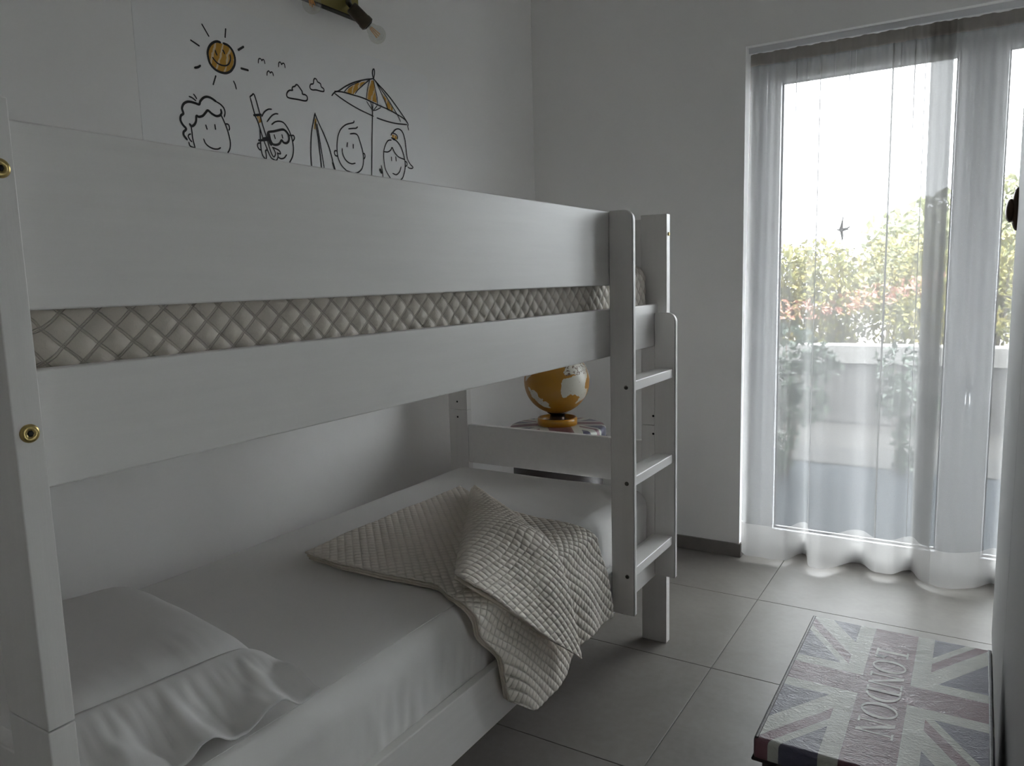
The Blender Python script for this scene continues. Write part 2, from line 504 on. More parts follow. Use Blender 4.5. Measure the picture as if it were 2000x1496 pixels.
wf = from_bm('wall_far', bm, MT['wall'])
tag(wf, 'white end wall around the curtained balcony door', 'wall', kind='structure')
ce = box('ceiling', (XL - 2.5, YN - 0.4, ZC), (XR + 2.5, 5.25, ZC + 0.30), MT['ceiling'])  # overhang past the far wall added to cut sky light on the curtain
tag(ce, 'white ceiling slab with an added overhang shading curtain and terrace', 'ceiling', kind='structure')

bm = bmesh.new()
add_box(bm, (XL, YF - 0.010, 0.0), (WX0 + 0.010, YF, 0.062), 0.0015, 1)
add_box(bm, (WX0, YF - 0.0, 0.0), (WX0 + 0.010, 3.545, 0.062), 0.0015, 1)
bb = from_bm('baseboard_far', bm, MT['baseboard'])
tag(bb, 'low grey tile skirting along the end wall turning into the door reveal', 'baseboard', kind='structure')
bb = box('baseboard_left', (XL, YN, 0.0), (XL + 0.010, YF - 0.010, 0.062), MT['baseboard'], bev=0.0015, seg=1)
tag(bb, 'low grey tile skirting along the wall behind the bed', 'baseboard', kind='structure')

# ------------------------------------------------------------------ balcony door (two leaves)
win = empty('window_1', (WX0, 3.6, 0), 'white glazed two leaf balcony door behind the sheer curtains', 'door', kind='structure')
FY0, FY1 = 3.55, 3.62
box('frame_jamb', (WX0, FY0, 0), (-0.842, FY1, WZ1), MT['pvc'], win, 0.003)
box('frame_jamb', (0.572, FY0, 0), (WX1, FY1, WZ1), MT['pvc'], win, 0.003)
box('frame_head', (-0.842, FY0, 2.175), (0.572, FY1, WZ1), MT['pvc'], win, 0.003)
box('threshold', (-0.842, FY0 - 0.004, 0), (0.572, FY1 + 0.03, 0.014), MT['gasket'], win)
SY0, SY1 = 3.532, 3.60
def leaf(x0, x1, gx0, gx1):
    box('leaf_stile', (x0, SY0, 0.020), (gx0, SY1, 2.19), MT['pvc'], win, 0.005)
    box('leaf_stile', (gx1, SY0, 0.020), (x1, SY1, 2.19), MT['pvc'], win, 0.005)
    box('leaf_rail', (gx0, SY0, 0.020), (gx1, SY1, 0.106), MT['pvc'], win, 0.005)
    box('leaf_rail', (gx0, SY0, 2.106), (gx1, SY1, 2.19), MT['pvc'], win, 0.005)
    g = 0.006
    bm = bmesh.new()
    add_box(bm, (gx0, 3.558, 0.106), (gx0 + g, 3.57, 2.106)); add_box(bm, (gx1 - g, 3.558, 0.106), (gx1, 3.57, 2.106))
    add_box(bm, (gx0, 3.558, 0.106), (gx1, 3.57, 0.106 + g)); add_box(bm, (gx0, 3.558, 2.106 - g), (gx1, 3.57, 2.106))
    from_bm('glazing_gasket', bm, MT['gasket'], win)
    from_py('pane', [(gx0, 3.564, 0.106), (gx1, 3.564, 0.106), (gx1, 3.564, 2.106), (gx0, 3.564, 2.106)], [(0, 1, 2, 3)], MT['glass'], win)
leaf(-0.836, -0.036, -0.777, -0.115)
leaf(-0.034, 0.566, 0.052, 0.50)
box('meeting_cover', (-0.060, SY0 - 0.014, 0.03), (-0.012, SY0, 2.18), MT['pvc'], win, 0.004)
h = box('handle_plate', (-0.038, SY0 - 0.022, 0.72), (-0.012, SY0 - 0.014, 0.86), MT['steel'], win, 0.003)
bm = bmesh.new()
tube(bm, [(-0.025, SY0 - 0.02, 0.79), (-0.025, SY0 - 0.06, 0.79)], 0.008)
tube(bm, [(-0.025, SY0 - 0.056, 0.795), (-0.025, SY0 - 0.060, 0.70)], 0.009)
from_bm('handle_lever', bm, MT['steel'], h, True)

# unseen side window, added as fill light for the near end of the bed
w2 = empty('fill_window', (XR + 0.1, QY0, QZ0), 'unseen white framed side window added to light the near end of the bed', 'window', kind='structure')
for a_, b_ in (((QY0, QZ0), (QY0 + 0.05, QZ1)), ((QY1 - 0.05, QZ0), (QY1, QZ1)), ((QY0, QZ0), (QY1, QZ0 + 0.05)), ((QY0, QZ1 - 0.05), (QY1, QZ1))):
    box('frame_bar', (XR + 0.10, a_[0], a_[1]), (XR + 0.15, b_[0], b_[1]), MT['pvc'], w2, 0.003)
from_py('pane', [(XR + 0.125, QY0 + 0.05, QZ0 + 0.05), (XR + 0.125, QY1 - 0.05, QZ0 + 0.05), (XR + 0.125, QY1 - 0.05, QZ1 - 0.05), (XR + 0.125, QY0 + 0.05, QZ1 - 0.05)], [(0, 1, 2, 3)], MT['glass'], w2)

rb = empty('fill_dimmer_blind', (XR + 0.06, 0.6, QZ1), 'white roller blind added to dim the unseen side window', 'blind')
from_py('blind_cloth', [(XR + 0.06, QY0 + 0.01, QZ0 + 0.02), (XR + 0.06, QY1 - 0.01, QZ0 + 0.02), (XR + 0.06, QY1 - 0.01, QZ1 - 0.03), (XR + 0.06, QY0 + 0.01, QZ1 - 0.03)], [(0, 1, 2, 3)], MT['blind'], rb)
bm = bmesh.new(); tube(bm, [(XR + 0.06, QY0 + 0.005, QZ1 - 0.025), (XR + 0.06, QY1 - 0.005, QZ1 - 0.025)], 0.02, 16); from_bm('roller', bm, MT['pvc'], rb, True)
box('bottom_bar', (XR + 0.054, QY0 + 0.01, QZ0 + 0.004), (XR + 0.066, QY1 - 0.01, QZ0 + 0.022), MT['pvc'], rb, 0.002)

# swift silhouette on the pane
pts = [(-0.6, 0.02), (-0.25, 0.10), (-0.12, 0.45), (0.05, 0.95), (0.12, 1.0), (0.08, 0.5), (0.12, 0.12), (0.5, 0.16), (0.95, 0.30), (0.55, 0.02), (0.95, -0.08),
       (0.45, -0.06), (0.12, -0.12), (0.16, -0.5), (0.06, -0.95), (-0.06, -0.55), (-0.16, -0.15), (-0.35, -0.06)]
bm = bmesh.new()
vv = [bm.verts.new((-0.520 + x * 0.042, 3.556, 1.464 + z * 0.056)) for x, z in pts]
f = bm.faces.new(vv)
r = bmesh.ops.extrude_face_region(bm, geom=[f])
bmesh.ops.translate(bm, vec=(0, 0.003, 0), verts=[v for v in r['geom'] if isinstance(v, bmesh.types.BMVert)])
sw = from_bm('swift_silhouette', bm, MT['bronze'])
tag(sw, 'small dark swift silhouette seen through the curtain against the bright sky', 'bird')

# ------------------------------------------------------------------ curtains
tk = empty('curtain_track', (-0.13, 3.43, 2.22), 'slim white curtain track under the head of the door recess', 'curtain track')
box('rail', (-0.886, 3.415, 2.221), (0.612, 3.455, 2.2345), MT['track'], tk, 0.002)
box('rail_lip', (-0.886, 3.41, 2.212), (0.612, 3.416, 2.2345), MT['track'], tk, 0.001)

YB = [(-0.887, 3.39), (-0.872, 3.37), (-0.855, 3.350), (-0.79, 3.362), (-0.714, 3.366), (-0.682, 3.380), (-0.650, 3.47), (-0.615, 3.475), (-0.585, 3.36), (-0.566, 3.330), (-0.520, 3.333),
      (-0.470, 3.40), (-0.432, 3.464), (-0.385, 3.47), (-0.345, 3.41), (-0.324, 3.395), (-0.265, 3.402), (-0.225, 3.47), (-0.195, 3.482), (-0.165, 3.41), (-0.11, 3.36),
      (-0.076, 3.345), (-0.023, 3.355), (0.04, 3.40), (0.09, 3.48), (0.15, 3.44), (0.22, 3.36), (0.30, 3.44), (0.38, 3.37), (0.46, 3.45), (0.60, 3.38)]
def curtain(name, x0, x1, folds, label, yoff=0.0, side=0.0, pleats=()):
    root = empty(name, ((x0 + x1) / 2, 3.42, 0.02), label, 'curtain', 'sheer curtains on the balcony door')
    cols = []
    x = x0
    fold_it = sorted(folds)
    step = 0.0045
    k = 0
    while x < x1:
        cols.append((x, 0.0))
        if k < len(fold_it) and x >= fold_it[k][0]:
            w = fold_it[k][1]
            for t in range(1, 6): cols.append((x + w * t / 5, 0.000 + 0.0010 * t))
            for t in range(1, 6): cols.append((x + w - w * t / 5, 0.008 + 0.0016 * t))
            for t in range(1, 6): cols.append((x + w * t / 5, 0.018 + 0.0010 * t))
            x += w; k += 1
        x += step
    cols.append((x1, 0.0))
    zt, zb = 2.213, 0.022
    rows = 44
    V = []
    for i in range(rows + 1):
        t = i / rows
        for (cx, off) in cols:
            z = zt + (zb - zt) * t
            top = 3.437 + 0.006 * math.sin(cx * 2 * PI / 0.083) + 0.003 * math.sin(cx * 2 * PI / 0.031)
            bot = interp(YB, cx)
            e = smoothstep(0.02, 1.0, t)
            drift = 0.012 * t * pnoise(Vector((cx * 3, 7.1, t * 1.2)))
            y = top + (bot - top) * e + 0.010 * pnoise(Vector((cx * 9, t * 1.5, 3))) * (0.3 + t) + off * (1 - 0.4 * t) + yoff
            z += 0.010 * t * pnoise(Vector((cx * 5, 2.0, 9.0))) - (0.020 * t if False else 0)
            V.append((cx + drift, y, z))
    nc = len(cols)
    def part(pname, i0, i1, mat, j0=0, j1=None):
        j1 = nc - 1 if j1 is None else j1
        m_ = j1 - j0 + 1
        vv = [V[i * nc + j] for i in range(i0, i1 + 1) for j in range(j0, j1 + 1)]
        ff = [(a * m_ + b, a * m_ + b + 1, (a + 1) * m_ + b + 1, (a + 1) * m_ + b) for a in range(i1 - i0) for b in range(m_ - 1)]
        return from_py(pname, vv, ff, mat, root, True)
    # heading strip (finer), voile, hem
    part('heading_tape', 0, 1, MT['heading'])
    if side > 0:
        c1_ = max(i for i, c in enumerate(cols) if c[0] <= x0 + side)
        part('folded_edge', 1, 41, MT['sidehem'], 0, c1_)
        part('voile', 1, 41, MT['sheer'], c1_, nc - 1)
    else:
        part('voile', 1, 41, MT['sheer'])
    part('bottom_hem', 41, 44, MT['hem'])
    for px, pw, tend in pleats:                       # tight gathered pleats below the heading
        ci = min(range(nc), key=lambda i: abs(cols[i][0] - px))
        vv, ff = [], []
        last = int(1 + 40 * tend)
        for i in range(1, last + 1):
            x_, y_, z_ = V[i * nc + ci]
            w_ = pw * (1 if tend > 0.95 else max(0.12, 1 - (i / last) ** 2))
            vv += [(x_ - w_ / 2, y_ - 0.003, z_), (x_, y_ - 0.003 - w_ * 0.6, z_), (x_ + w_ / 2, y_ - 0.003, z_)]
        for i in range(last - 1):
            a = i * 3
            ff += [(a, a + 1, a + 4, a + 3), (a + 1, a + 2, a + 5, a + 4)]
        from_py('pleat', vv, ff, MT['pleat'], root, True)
    return root
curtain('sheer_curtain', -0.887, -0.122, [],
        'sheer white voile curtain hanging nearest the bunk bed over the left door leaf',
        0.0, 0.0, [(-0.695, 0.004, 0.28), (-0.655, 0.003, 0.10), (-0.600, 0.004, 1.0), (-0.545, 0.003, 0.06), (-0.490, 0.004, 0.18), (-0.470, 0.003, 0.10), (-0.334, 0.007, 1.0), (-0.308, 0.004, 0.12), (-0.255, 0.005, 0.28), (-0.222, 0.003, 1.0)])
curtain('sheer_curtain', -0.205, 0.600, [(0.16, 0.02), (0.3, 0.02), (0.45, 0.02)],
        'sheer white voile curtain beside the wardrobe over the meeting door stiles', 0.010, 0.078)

# ------------------------------------------------------------------ terrace and garden outside
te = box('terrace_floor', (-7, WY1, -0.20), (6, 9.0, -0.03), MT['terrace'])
tag(te, 'blue grey terrace paving outside the glass door', 'terrace', kind='structure')
gd = box('garden_ground', (-40, 9.0, -0.5), (40, 60, -0.10), MT['earth'])
tag(gd, 'pale garden ground beyond the terrace wall', 'ground', kind='structure')
pw = empty('terrace_wall', (-0.5, 7.2, -0.03), 'low white rendered parapet wall at the end of the terrace', 'wall')
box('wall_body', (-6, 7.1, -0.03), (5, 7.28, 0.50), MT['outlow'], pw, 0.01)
box('coping', (-6.02, 7.07, 0.50), (5.02, 7.32, 0.66), MT['outwall'], pw, 0.008)
st = box('sunlit_terrace_strip', (-7, 5.5, -0.10), (6, 7.06, -0.022), MT['sunlit_strip'])  # paler slab paints the sunlit far part of the terrace
tag(st, 'far terrace strip in a paler colour for sunlight, before the parapet wall', 'sunlit_strip', kind='structure')
SIDE = box('side_wall', (-1.9, WY1, -0.03), (-1.72, 6.0, 0.52), MT['outwall'], None, 0.01)
tag(SIDE, 'low pale side wall of the terrace seen through the left edge of the pane', 'wall')

rnd = random.Random(5)
def foliage(name, blobs, n, size, mat, parent):
    V, F = [], []
    for _ in range(n):
        c, r = rnd.choice(blobs)
        d = Vector((rnd.gauss(0, 1), rnd.gauss(0, 1), rnd.gauss(0, 1))).normalized()
        p = Vector(c) + Vector((d.x * r[0], d.y * r[1], d.z * r[2])) * (0.55 + 0.5 * rnd.random())
        if p.z < 0.0: p.z = abs(p.z) + 0.02
        a = Vector((rnd.gauss(0, 1), rnd.gauss(0, 1), rnd.gauss(0, 1))).normalized()
        b_ = a.cross(Vector((rnd.gauss(0, 1), rnd.gauss(0, 1), rnd.gauss(0, 1)))).normalized()
        s = size * (0.6 + 0.8 * rnd.random())
        i = len(V)
        V += [p - a * s, p + b_ * s * 0.45, p + a * s, p - b_ * s * 0.45 + d * s * 0.2]
        F.append((i, i + 1, i + 2, i + 3))
    o = from_py(name, V, F, mat, parent)
    o['kind'] = 'stuff'
    return o
def bush(name, base, blobs, n, size, mat, label, cat, group=None, pink=None, stem_h=0.6):
    r = empty(name, base, label, cat, group)
    bm = bmesh.new()
    for k in range(4):
        q = rnd.choice(blobs)[0]
        tube(bm, [base, (base[0] + (q[0] - base[0]) * 0.4, base[1] + (q[1] - base[1]) * 0.4, base[2] + (q[2] - base[2]) * 0.6), q], [0.02, 0.014, 0.006], 6)
    from_bm('stem', bm, MT['stem'], r, True)
    foliage('foliage', blobs, n, size, mat, r)
    if pink: foliage('bracts', pink, int(n * 0.04), size * 0.9, MT['leaf_pink'], r)
    return r
hl = ['yellow green hedge shrub behind the parapet at the left side of the pane', 'yellow green hedge shrub with coral sprays behind the parapet, left of centre',
      'yellow green hedge shrub with coral bracts in the middle of the pane', 'yellow green hedge shrub with pink red bracts near the curtain overlap', 'yellow green hedge shrub behind the parapet beside the wardrobe edge']
for k, (x, hgt) in enumerate([(-2.35, 1.48), (-1.75, 1.52), (-1.15, 1.50), (-0.55, 1.55), (0.1, 1.55)]):
    y = 8.1
    blobs = [((x + rnd.uniform(-0.25, 0.25), y + rnd.uniform(-0.25, 0.25), 0.25 + (hgt - 0.35) * t), (0.36, 0.34, 0.26)) for t in (0.1, 0.35, 0.5, 0.65, 0.8, 0.95)]
    pink = None
    if k in (1, 2, 3):
        zz = {1: 0.92, 2: 0.98, 3: 1.15}[k]
        pink = [((x + dx, y - 0.42, zz + dz), (0.24, 0.12, 0.09)) for dx, dz in ((-0.22, -0.05), (0.05, 0.0), (0.25, 0.06))]
    bush('hedge_shrub', (x, y, -0.10), blobs, 4600, 0.033, MT['leaf_yellow'], hl[k], 'shrub', 'hedge shrubs behind the parapet', pink)
for k, (x, y, h1, lab) in enumerate([(-1.1, 11.5, 2.05, 'pale green tree crown rising behind the middle of the hedge'), (-0.32, 9.9, 2.12, 'tall pale green tree crown behind the hedge beside the curtain overlap'), (0.6, 13.2, 2.7, 'pale green tree crown behind the hedge by the wardrobe edge')]):
    blobs = [((x + rnd.uniform(-0.4, 0.4), y + rnd.uniform(-0.4, 0.4), h1 * t), (0.55, 0.5, 0.33)) for t in (0.45, 0.6, 0.75, 0.86)]
    bush('garden_tree', (x, y, -0.10), blobs, 1800, 0.07, MT['leaf_pale'], lab, 'tree', 'trees beyond the hedge')
def planter(x, y, lab, blobs, n):
    r = empty('terrace_shrub', (x, y, -0.03), lab, 'plant', 'shrubs on the terrace')
    bm = bmesh.new()
    for q, _ in blobs:
        tube(bm, [(x, y, -0.03), (x * 0.6 + q[0] * 0.4, y * 0.6 + q[1] * 0.4, -0.03 + (q[2] + 0.03) * 0.6), q], [0.004, 0.004, 0.003], 6)
    from_bm('stem', bm, MT['stem'], r, True)
    foliage('foliage', blobs, n, 0.032, MT['leaf_dark'], r)
planter(-1.02, 5.05, 'dark leafy shrub on the terrace by the left edge of the pane',
        [((-1.05, 5.05, 0.85), (0.22, 0.2, 0.13)), ((-0.95, 5.0, 0.65), (0.20, 0.18, 0.16)), ((-0.92, 5.0, 0.45), (0.15, 0.14, 0.12)), ((-1.10, 5.05, 0.55), (0.16, 0.14, 0.14)), ((-0.85, 5.02, 0.72), (0.13, 0.12, 0.10)), ((-1.08, 5.05, 0.24), (0.12, 0.12, 0.16)), ((-1.10, 5.05, 0.05), (0.10, 0.1, 0.1))], 1100)
planter(-0.42, 5.45, 'dark leafy shrub on the terrace near the middle of the view',
        [((-0.45, 5.45, 0.68), (0.15, 0.14, 0.14)), ((-0.38, 5.4, 0.50), (0.15, 0.14, 0.14)), ((-0.30, 5.45, 0.40), (0.14, 0.12, 0.12)), ((-0.48, 5.45, 0.42), (0.08, 0.1, 0.1)), ((-0.36, 5.45, 0.22), (0.09, 0.1, 0.14)), ((-0.38, 5.45, 0.04), (0.07, 0.08, 0.08))], 640)
ml = ['distant lattice mast on the horizon at the left edge of the pane', 'shorter distant mast on the horizon right of the taller one']
for k, (x, y, z1) in enumerate([(-6.15, 30.0, 3.25), (-5.55, 30.0, 2.95)]):
    r = empty('distant_mast', (x, y, -0.1), ml[k], 'mast', 'masts on the horizon')
    bm = bmesh.new(); tube(bm, [(x, y, -0.1), (x, y, z1)], 0.06, 8); from_bm('mast_pole', bm, MT['farpole'], r)
    for dz in (0.25, 0.7):
        box('crossarm', (x - 0.45, y - 0.03, z1 - dz - 0.05), (x + 0.45, y + 0.03, z1 - dz + 0.02), MT['farpole'], r)

# ------------------------------------------------------------------ bunk bed
PX0, PX1 = -0.979, -0.888          # front posts (wide across the bed)
BX0, BX1 = -1.803, -1.714          # back posts
NY0, NY1 = 0.403, 0.434            # near end
FY0_, FY1_ = 2.423, 2.454          # far end
bed = empty('bunk_bed', (-1.345, 1.43, 0), 'white painted wooden bunk bed with ladder and high guard board', 'bunk bed')
for (x0, x1) in ((PX0, PX1), (BX0, BX1)):
    for (y0, y1) in ((NY0, NY1), (FY0_, FY1_)):
        box('post_lower', (x0, y0, 0.0), (x1, y1, 0.7792), MT['bedpost'], bed, 0.0018)
        up = box('post_upper', (x0, y0, 0.7808), (x1, y1, 1.488), MT['bedpost'], bed, 0.0018)
        near = y0 < 1
        # blind dowel holes on the inner faces
        ysurf = y1 + 0.0002 if near else y0 - 0.0002
        for z in (0.812, 0.750):
            lathe_obj('dowel_hole', ((x0 + x1) / 2 - 0.002, ysurf, z), (0, 1 if near else -1, 0), [(0, 0), (0, 0.004), (0.0006, 0.0038), (0.0006, 0)], MT['dark'], up, 12)
def bolt(x, y, z, r=0.0105, d=(1, 0, 0)):
    b_ = lathe_obj('brass_bolt', (x, y, z), d, [(0, 0), (0, r), (0.0015, r), (0.004, r * 0.86), (0.0045, r * 0.45), (0.003, r * 0.36), (0.003, 0)], MT['brass'], bed, 24)
    b_['label'] = 'round brass bolt head'
    lathe_obj('hex_socket', Vector((x, y, z)) + Vector(d) * 0.0031, d, [(0, 0), (0, r * 0.34), (0.0004, r * 0.3), (0.0004, 0)], MT['dark'], b_, 6)
for z in (1.128, 1.413, 0.33): bolt(PX1, 0.4185, z)
for z in (1.423, 1.128): bolt(PX1, 2.4385, z, 0.006)
RF = -0.918
RT = 0.023
box('guard_board', (RF - RT, NY1, 1.262), (RF, 2.050, 1.472), MT['bed'], bed, 0.003)
box('side_rail', (RF - RT, NY1, 1.055), (RF, FY0_, 1.194), MT['bed'], bed, 0.003)
box('side_rail', (RF - RT, NY1, 0.255), (RF, FY0_, 0.395), MT['bed'], bed, 0.003)
box('side_rail', (-1.778, NY1, 1.055), (-1.755, FY0_, 1.194), MT['bed'], bed, 0.003)
box('side_rail', (-1.778, NY1, 0.255), (-1.755, FY0_, 0.395), MT['bed'], bed, 0.003)
box('guard_board', (-1.778, NY1, 1.262), (-1.755, FY0_, 1.40), MT['bed'], bed, 0.003)
for y0, y1 in ((NY0 + 0.004, NY1 - 0.004), (FY0_ + 0.004, FY1_ - 0.004)):
    box('end_board', (BX1, y0, 0.568), (PX0, y1, 0.722), MT['bed'], bed, 0.003)
    box('end_board', (BX1, y0, 0.255), (PX0, y1, 0.395), MT['bed'], bed, 0.003)
    box('end_board', (BX1, y0, 1.225), (PX0, y1, 1.476), MT['bed'], bed, 0.003)
    box('end_board', (BX1, y0, 1.055), (PX0, y1, 1.19), MT['bed'], bed, 0.003)
for zb in (1.100, 0.285):
    box('slat_ledge', (RF - RT - 0.024, NY1, zb - 0.025), (RF - RT, FY0_, zb), MT['bed'], bed)
    box('slat_ledge', (-1.755, NY1, zb - 0.025), (-1.731, FY0_, zb), MT['bed'], bed)
    sm = None
    for k in range(14):
        y = 0.50 + k * 0.1425
        if sm is None:
            s = box('slat', (-1.752, y - 0.035, zb), (-0.944, y + 0.035, zb + 0.018), MT['bed'], bed, 0.002, 1)
            sm = (s, y)
        else:
            s = sm[0].copy(); COL.objects.link(s); s.location.y = sm[0].location.y + (y - sm[1])
# ladder
LX0, LX1 = -0.9178, -0.844
def upright(y0, y1, z0, z1):
    bm = bmesh.new()
    r = 0.030
    prof = [(LX0, z0), (LX1, z0)]
    prof += [(LX1 - r + r * math.cos(a), z1 - r + r * math.sin(a)) for a in [PI / 2 * i / 8 for i in range(9)]]
    prof += [(LX0, z1)]
    f = bm.faces.new([bm.verts.new((x, y0, z)) for x, z in prof])
    r_ = bmesh.ops.extrude_face_region(bm, geom=[f])
    bmesh.ops.translate(bm, vec=(0, y1 - y0, 0), verts=[v for v in r_['geom'] if isinstance(v, bmesh.types.BMVert)])
    bmesh.ops.recalc_face_normals(bm, faces=bm.faces)
    bmesh.ops.bevel(bm, geom=[e for e in bm.edges if e.calc_face_angle(0) > 0.7], offset=0.0025, segments=2, affect='EDGES')
    o = from_bm('ladder_upright', bm, MT['bedpost'], bed)
    for p in o.data.polygons: p.use_smooth = True
    o.modifiers.new('wn', 'WEIGHTED_NORMAL')
    return o
u1 = upright(2.030, 2.050, 0.268, 1.474)
u2 = upright(2.386, 2.406, 0.261, 1.166)
for z in (0.966, 0.678, 0.390):
    s = lathe_obj('screw', (-0.867, 2.030, z), (0, -1, 0), [(0, 0), (0, 0.0065), (0.0012, 0.0062), (0.0016, 0.003), (0.0008, 0.0026), (0.0008, 0)], MT['screw'], u1, 16)
for zt in (0.982, 0.694, 0.410):
    box('ladder_rung', (-0.914, 2.050, zt - 0.030), (-0.853, 2.386, zt), MT['bed'], bed, 0.003)

# ------------------------------------------------------------------ mattresses
def slab(name, x0, x1, y0, y1, z0, z1, r, ny, npx, disp, mat, parent):
    """rounded mattress block; disp(y, s, x, z, nx, nz, endf) -> outward offset"""
    def loop(ins):
        a0, a1, b0, b1 = x0 + ins, x1 - ins, z0 + ins, z1 - ins
        rr = max(r - ins * 0.5, 0.012)
        pts = []
        def seg(p, q, nrm):
            L = math.hypot(q[0] - p[0], q[1] - p[1]); return ('l', p, q, nrm, L)
        S = [seg((a1 - rr, b0), (a1, b0 + rr), None)]
        segs = [('a', (a1 - rr, b0 + rr), -PI / 2, rr), ('l', (a1, b0 + rr), (a1, b1 - rr), (1, 0)), ('a', (a1 - rr, b1 - rr), 0, rr), ('l', (a1 - rr, b1), (a0 + rr, b1), (0, 1)),
                ('a', (a0 + rr, b1 - rr), PI / 2, rr), ('l', (a0, b1 - rr), (a0, b0 + rr), (-1, 0)), ('a', (a0 + rr, b0 + rr), PI, rr), ('l', (a0 + rr, b0), (a1 - rr, b0), (0, -1))]
        lens = [PI / 2 * rr if s[0] == 'a' else math.dist(s[1], s[2]) for s in segs]
        # fixed counts so that loops match
        counts = npx
        s_acc = 0
        for sg, L, n in zip(segs, lens, counts):
            for k in range(n):
                t = k / n
                if sg[0] == 'a':
                    a = sg[2] + PI / 2 * t
                    pts.append((sg[1][0] + rr * math.cos(a), sg[1][1] + rr * math.sin(a), math.cos(a), math.sin(a), s_acc + L * t))
                else:
                    pts.append((sg[1][0] + (sg[2][0] - sg[1][0]) * t, sg[1][1] + (sg[2][1] - sg[1][1]) * t, sg[3][0], sg[3][1], s_acc + L * t))
            s_acc += L
        return pts
    stations = []
    for k in range(6): 
        a = PI / 2 * k / 6
        stations.append((y0 + r * (1 - math.sin(a)) * 0 + r * (1 - math.cos(a)), r * (1 - math.sin(a))))
    for k in range(ny + 1): stations.append((y0 + r + (y1 - y0 - 2 * r) * k / ny, 0.0))
    for k in range(5, -1, -1):
        a = PI / 2 * k / 6
        stations.append((y1 - r * (1 - math.cos(a)), r * (1 - math.sin(a))))
    V, F = [], []
    UV = []
    n = None
    for (y, ins) in stations:
        lp = loop(ins)
        n = len(lp)
        for (x, z, nx, nz, s) in lp:
            d = disp(y, s, x, z, nx, nz, 1 - ins / r)
            V.append((x + nx * d, y, z + nz * d)); UV.append((y, s))
    for i in range(len(stations) - 1):
        for k in range(n):
            F.append((i * n + k, i * n + (k + 1) % n, (i + 1) * n + (k + 1) % n, (i + 1) * n + k))
    F.append(tuple(range(n))[::-1]); F.append(tuple(range((len(stations) - 1) * n, len(stations) * n)))
    me = bpy.data.meshes.new(name); me.from_pydata(V, [], F); me.update()
    bm = bmesh.new(); bm.from_mesh(me); bmesh.ops.recalc_face_normals(bm, faces=bm.faces); bm.to_mesh(me); bm.free()
    o = link(name, me, mat, parent, True)
    set_uv(o, UV)
    return o

def diamonds(a, b, pa=0.045, pb=0.041, amp=0.0045):
    u = a / pa + b / pb; v = a / pa - b / pb
    su = abs(math.sin(PI * u)); sv = abs(math.sin(PI * v))
    h = amp * (min(su, 1) * min(sv, 1)) ** 0.45
    # ridge between the two stitch rows
    for q in (su, sv):
        if q < 0.13: h += 0.0012 * (1 - q / 0.13)
    return h

um = empty('mattress', (-1.345, 1.43, 1.118), 'upper bunk mattress in a beige diamond quilted cover', 'mattress', 'bunk bed mattresses')
def d_up(y, s, x, z, nx, nz, e):
    h = diamonds(y, s, 0.045, 0.041, 0.0055) * e
    if nx > 0.5:
        h += 0.004 * pnoise(Vector((y * 7, z * 4, 1))) + 0.0025 * abs(pnoise(Vector((y * 45, z * 5, 5)))) * max(0, pnoise(Vector((y * 2.2, 3, 2))) + 0.35)
    return h
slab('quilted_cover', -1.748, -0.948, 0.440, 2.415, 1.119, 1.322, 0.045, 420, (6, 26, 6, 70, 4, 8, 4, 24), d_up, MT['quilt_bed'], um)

lm = empty('mattress', (-1.345, 1.43, 0.304), 'lower bunk mattress under a smooth white fitted sheet', 'mattress', 'bunk bed mattresses')
def d_lo(y, s, x, z, nx, nz, e):
    h = 0
    if nx > 0.3:
        k = 1 - smoothstep(0.42, 0.54, z)
        w = pnoise(Vector((y * 26 + z * 6, z * 2.5, 4.0))) * 0.6 + pnoise(Vector((y * 55 - z * 9, z * 3, 8.0))) * 0.35
        m_ = 0.45 + 0.9 * max(0, pnoise(Vector((y * 2.1, 1.0, 6.0))) + 0.25)
        h += 0.0075 * w * k * m_
        h += 0.006 * pnoise(Vector((y * 4, z * 6, 2)))
    if nz > 0.5:
        h += 0.0035 * pnoise(Vector((x * 4, y * 3, 3))) + 0.0022 * max(0, pnoise(Vector((x * 7 + y * 12, y * 2.5 - x * 1.0, 11)))) 
    return h * e
slab('fitted_sheet', -1.752, -0.942, 0.440, 2.415, 0.304, 0.563, 0.055, 300, (7, 18, 8, 46, 4, 8, 4, 8), d_lo, MT['sheet'], lm)
# stitched seam of the fitted sheet along the front top edge and down the far corner
bm = bmesh.new()
tube(bm, [(-0.972, 0.50 + 0.05 * k, 0.5655 + 0.0035 * pnoise(Vector((-0.972 * 4, (0.50 + 0.05 * k) * 3, 3)))) for k in range(17)], 0.0008, 6)
from_bm('sheet_seam', bm, MT['sheet'], lm, True)

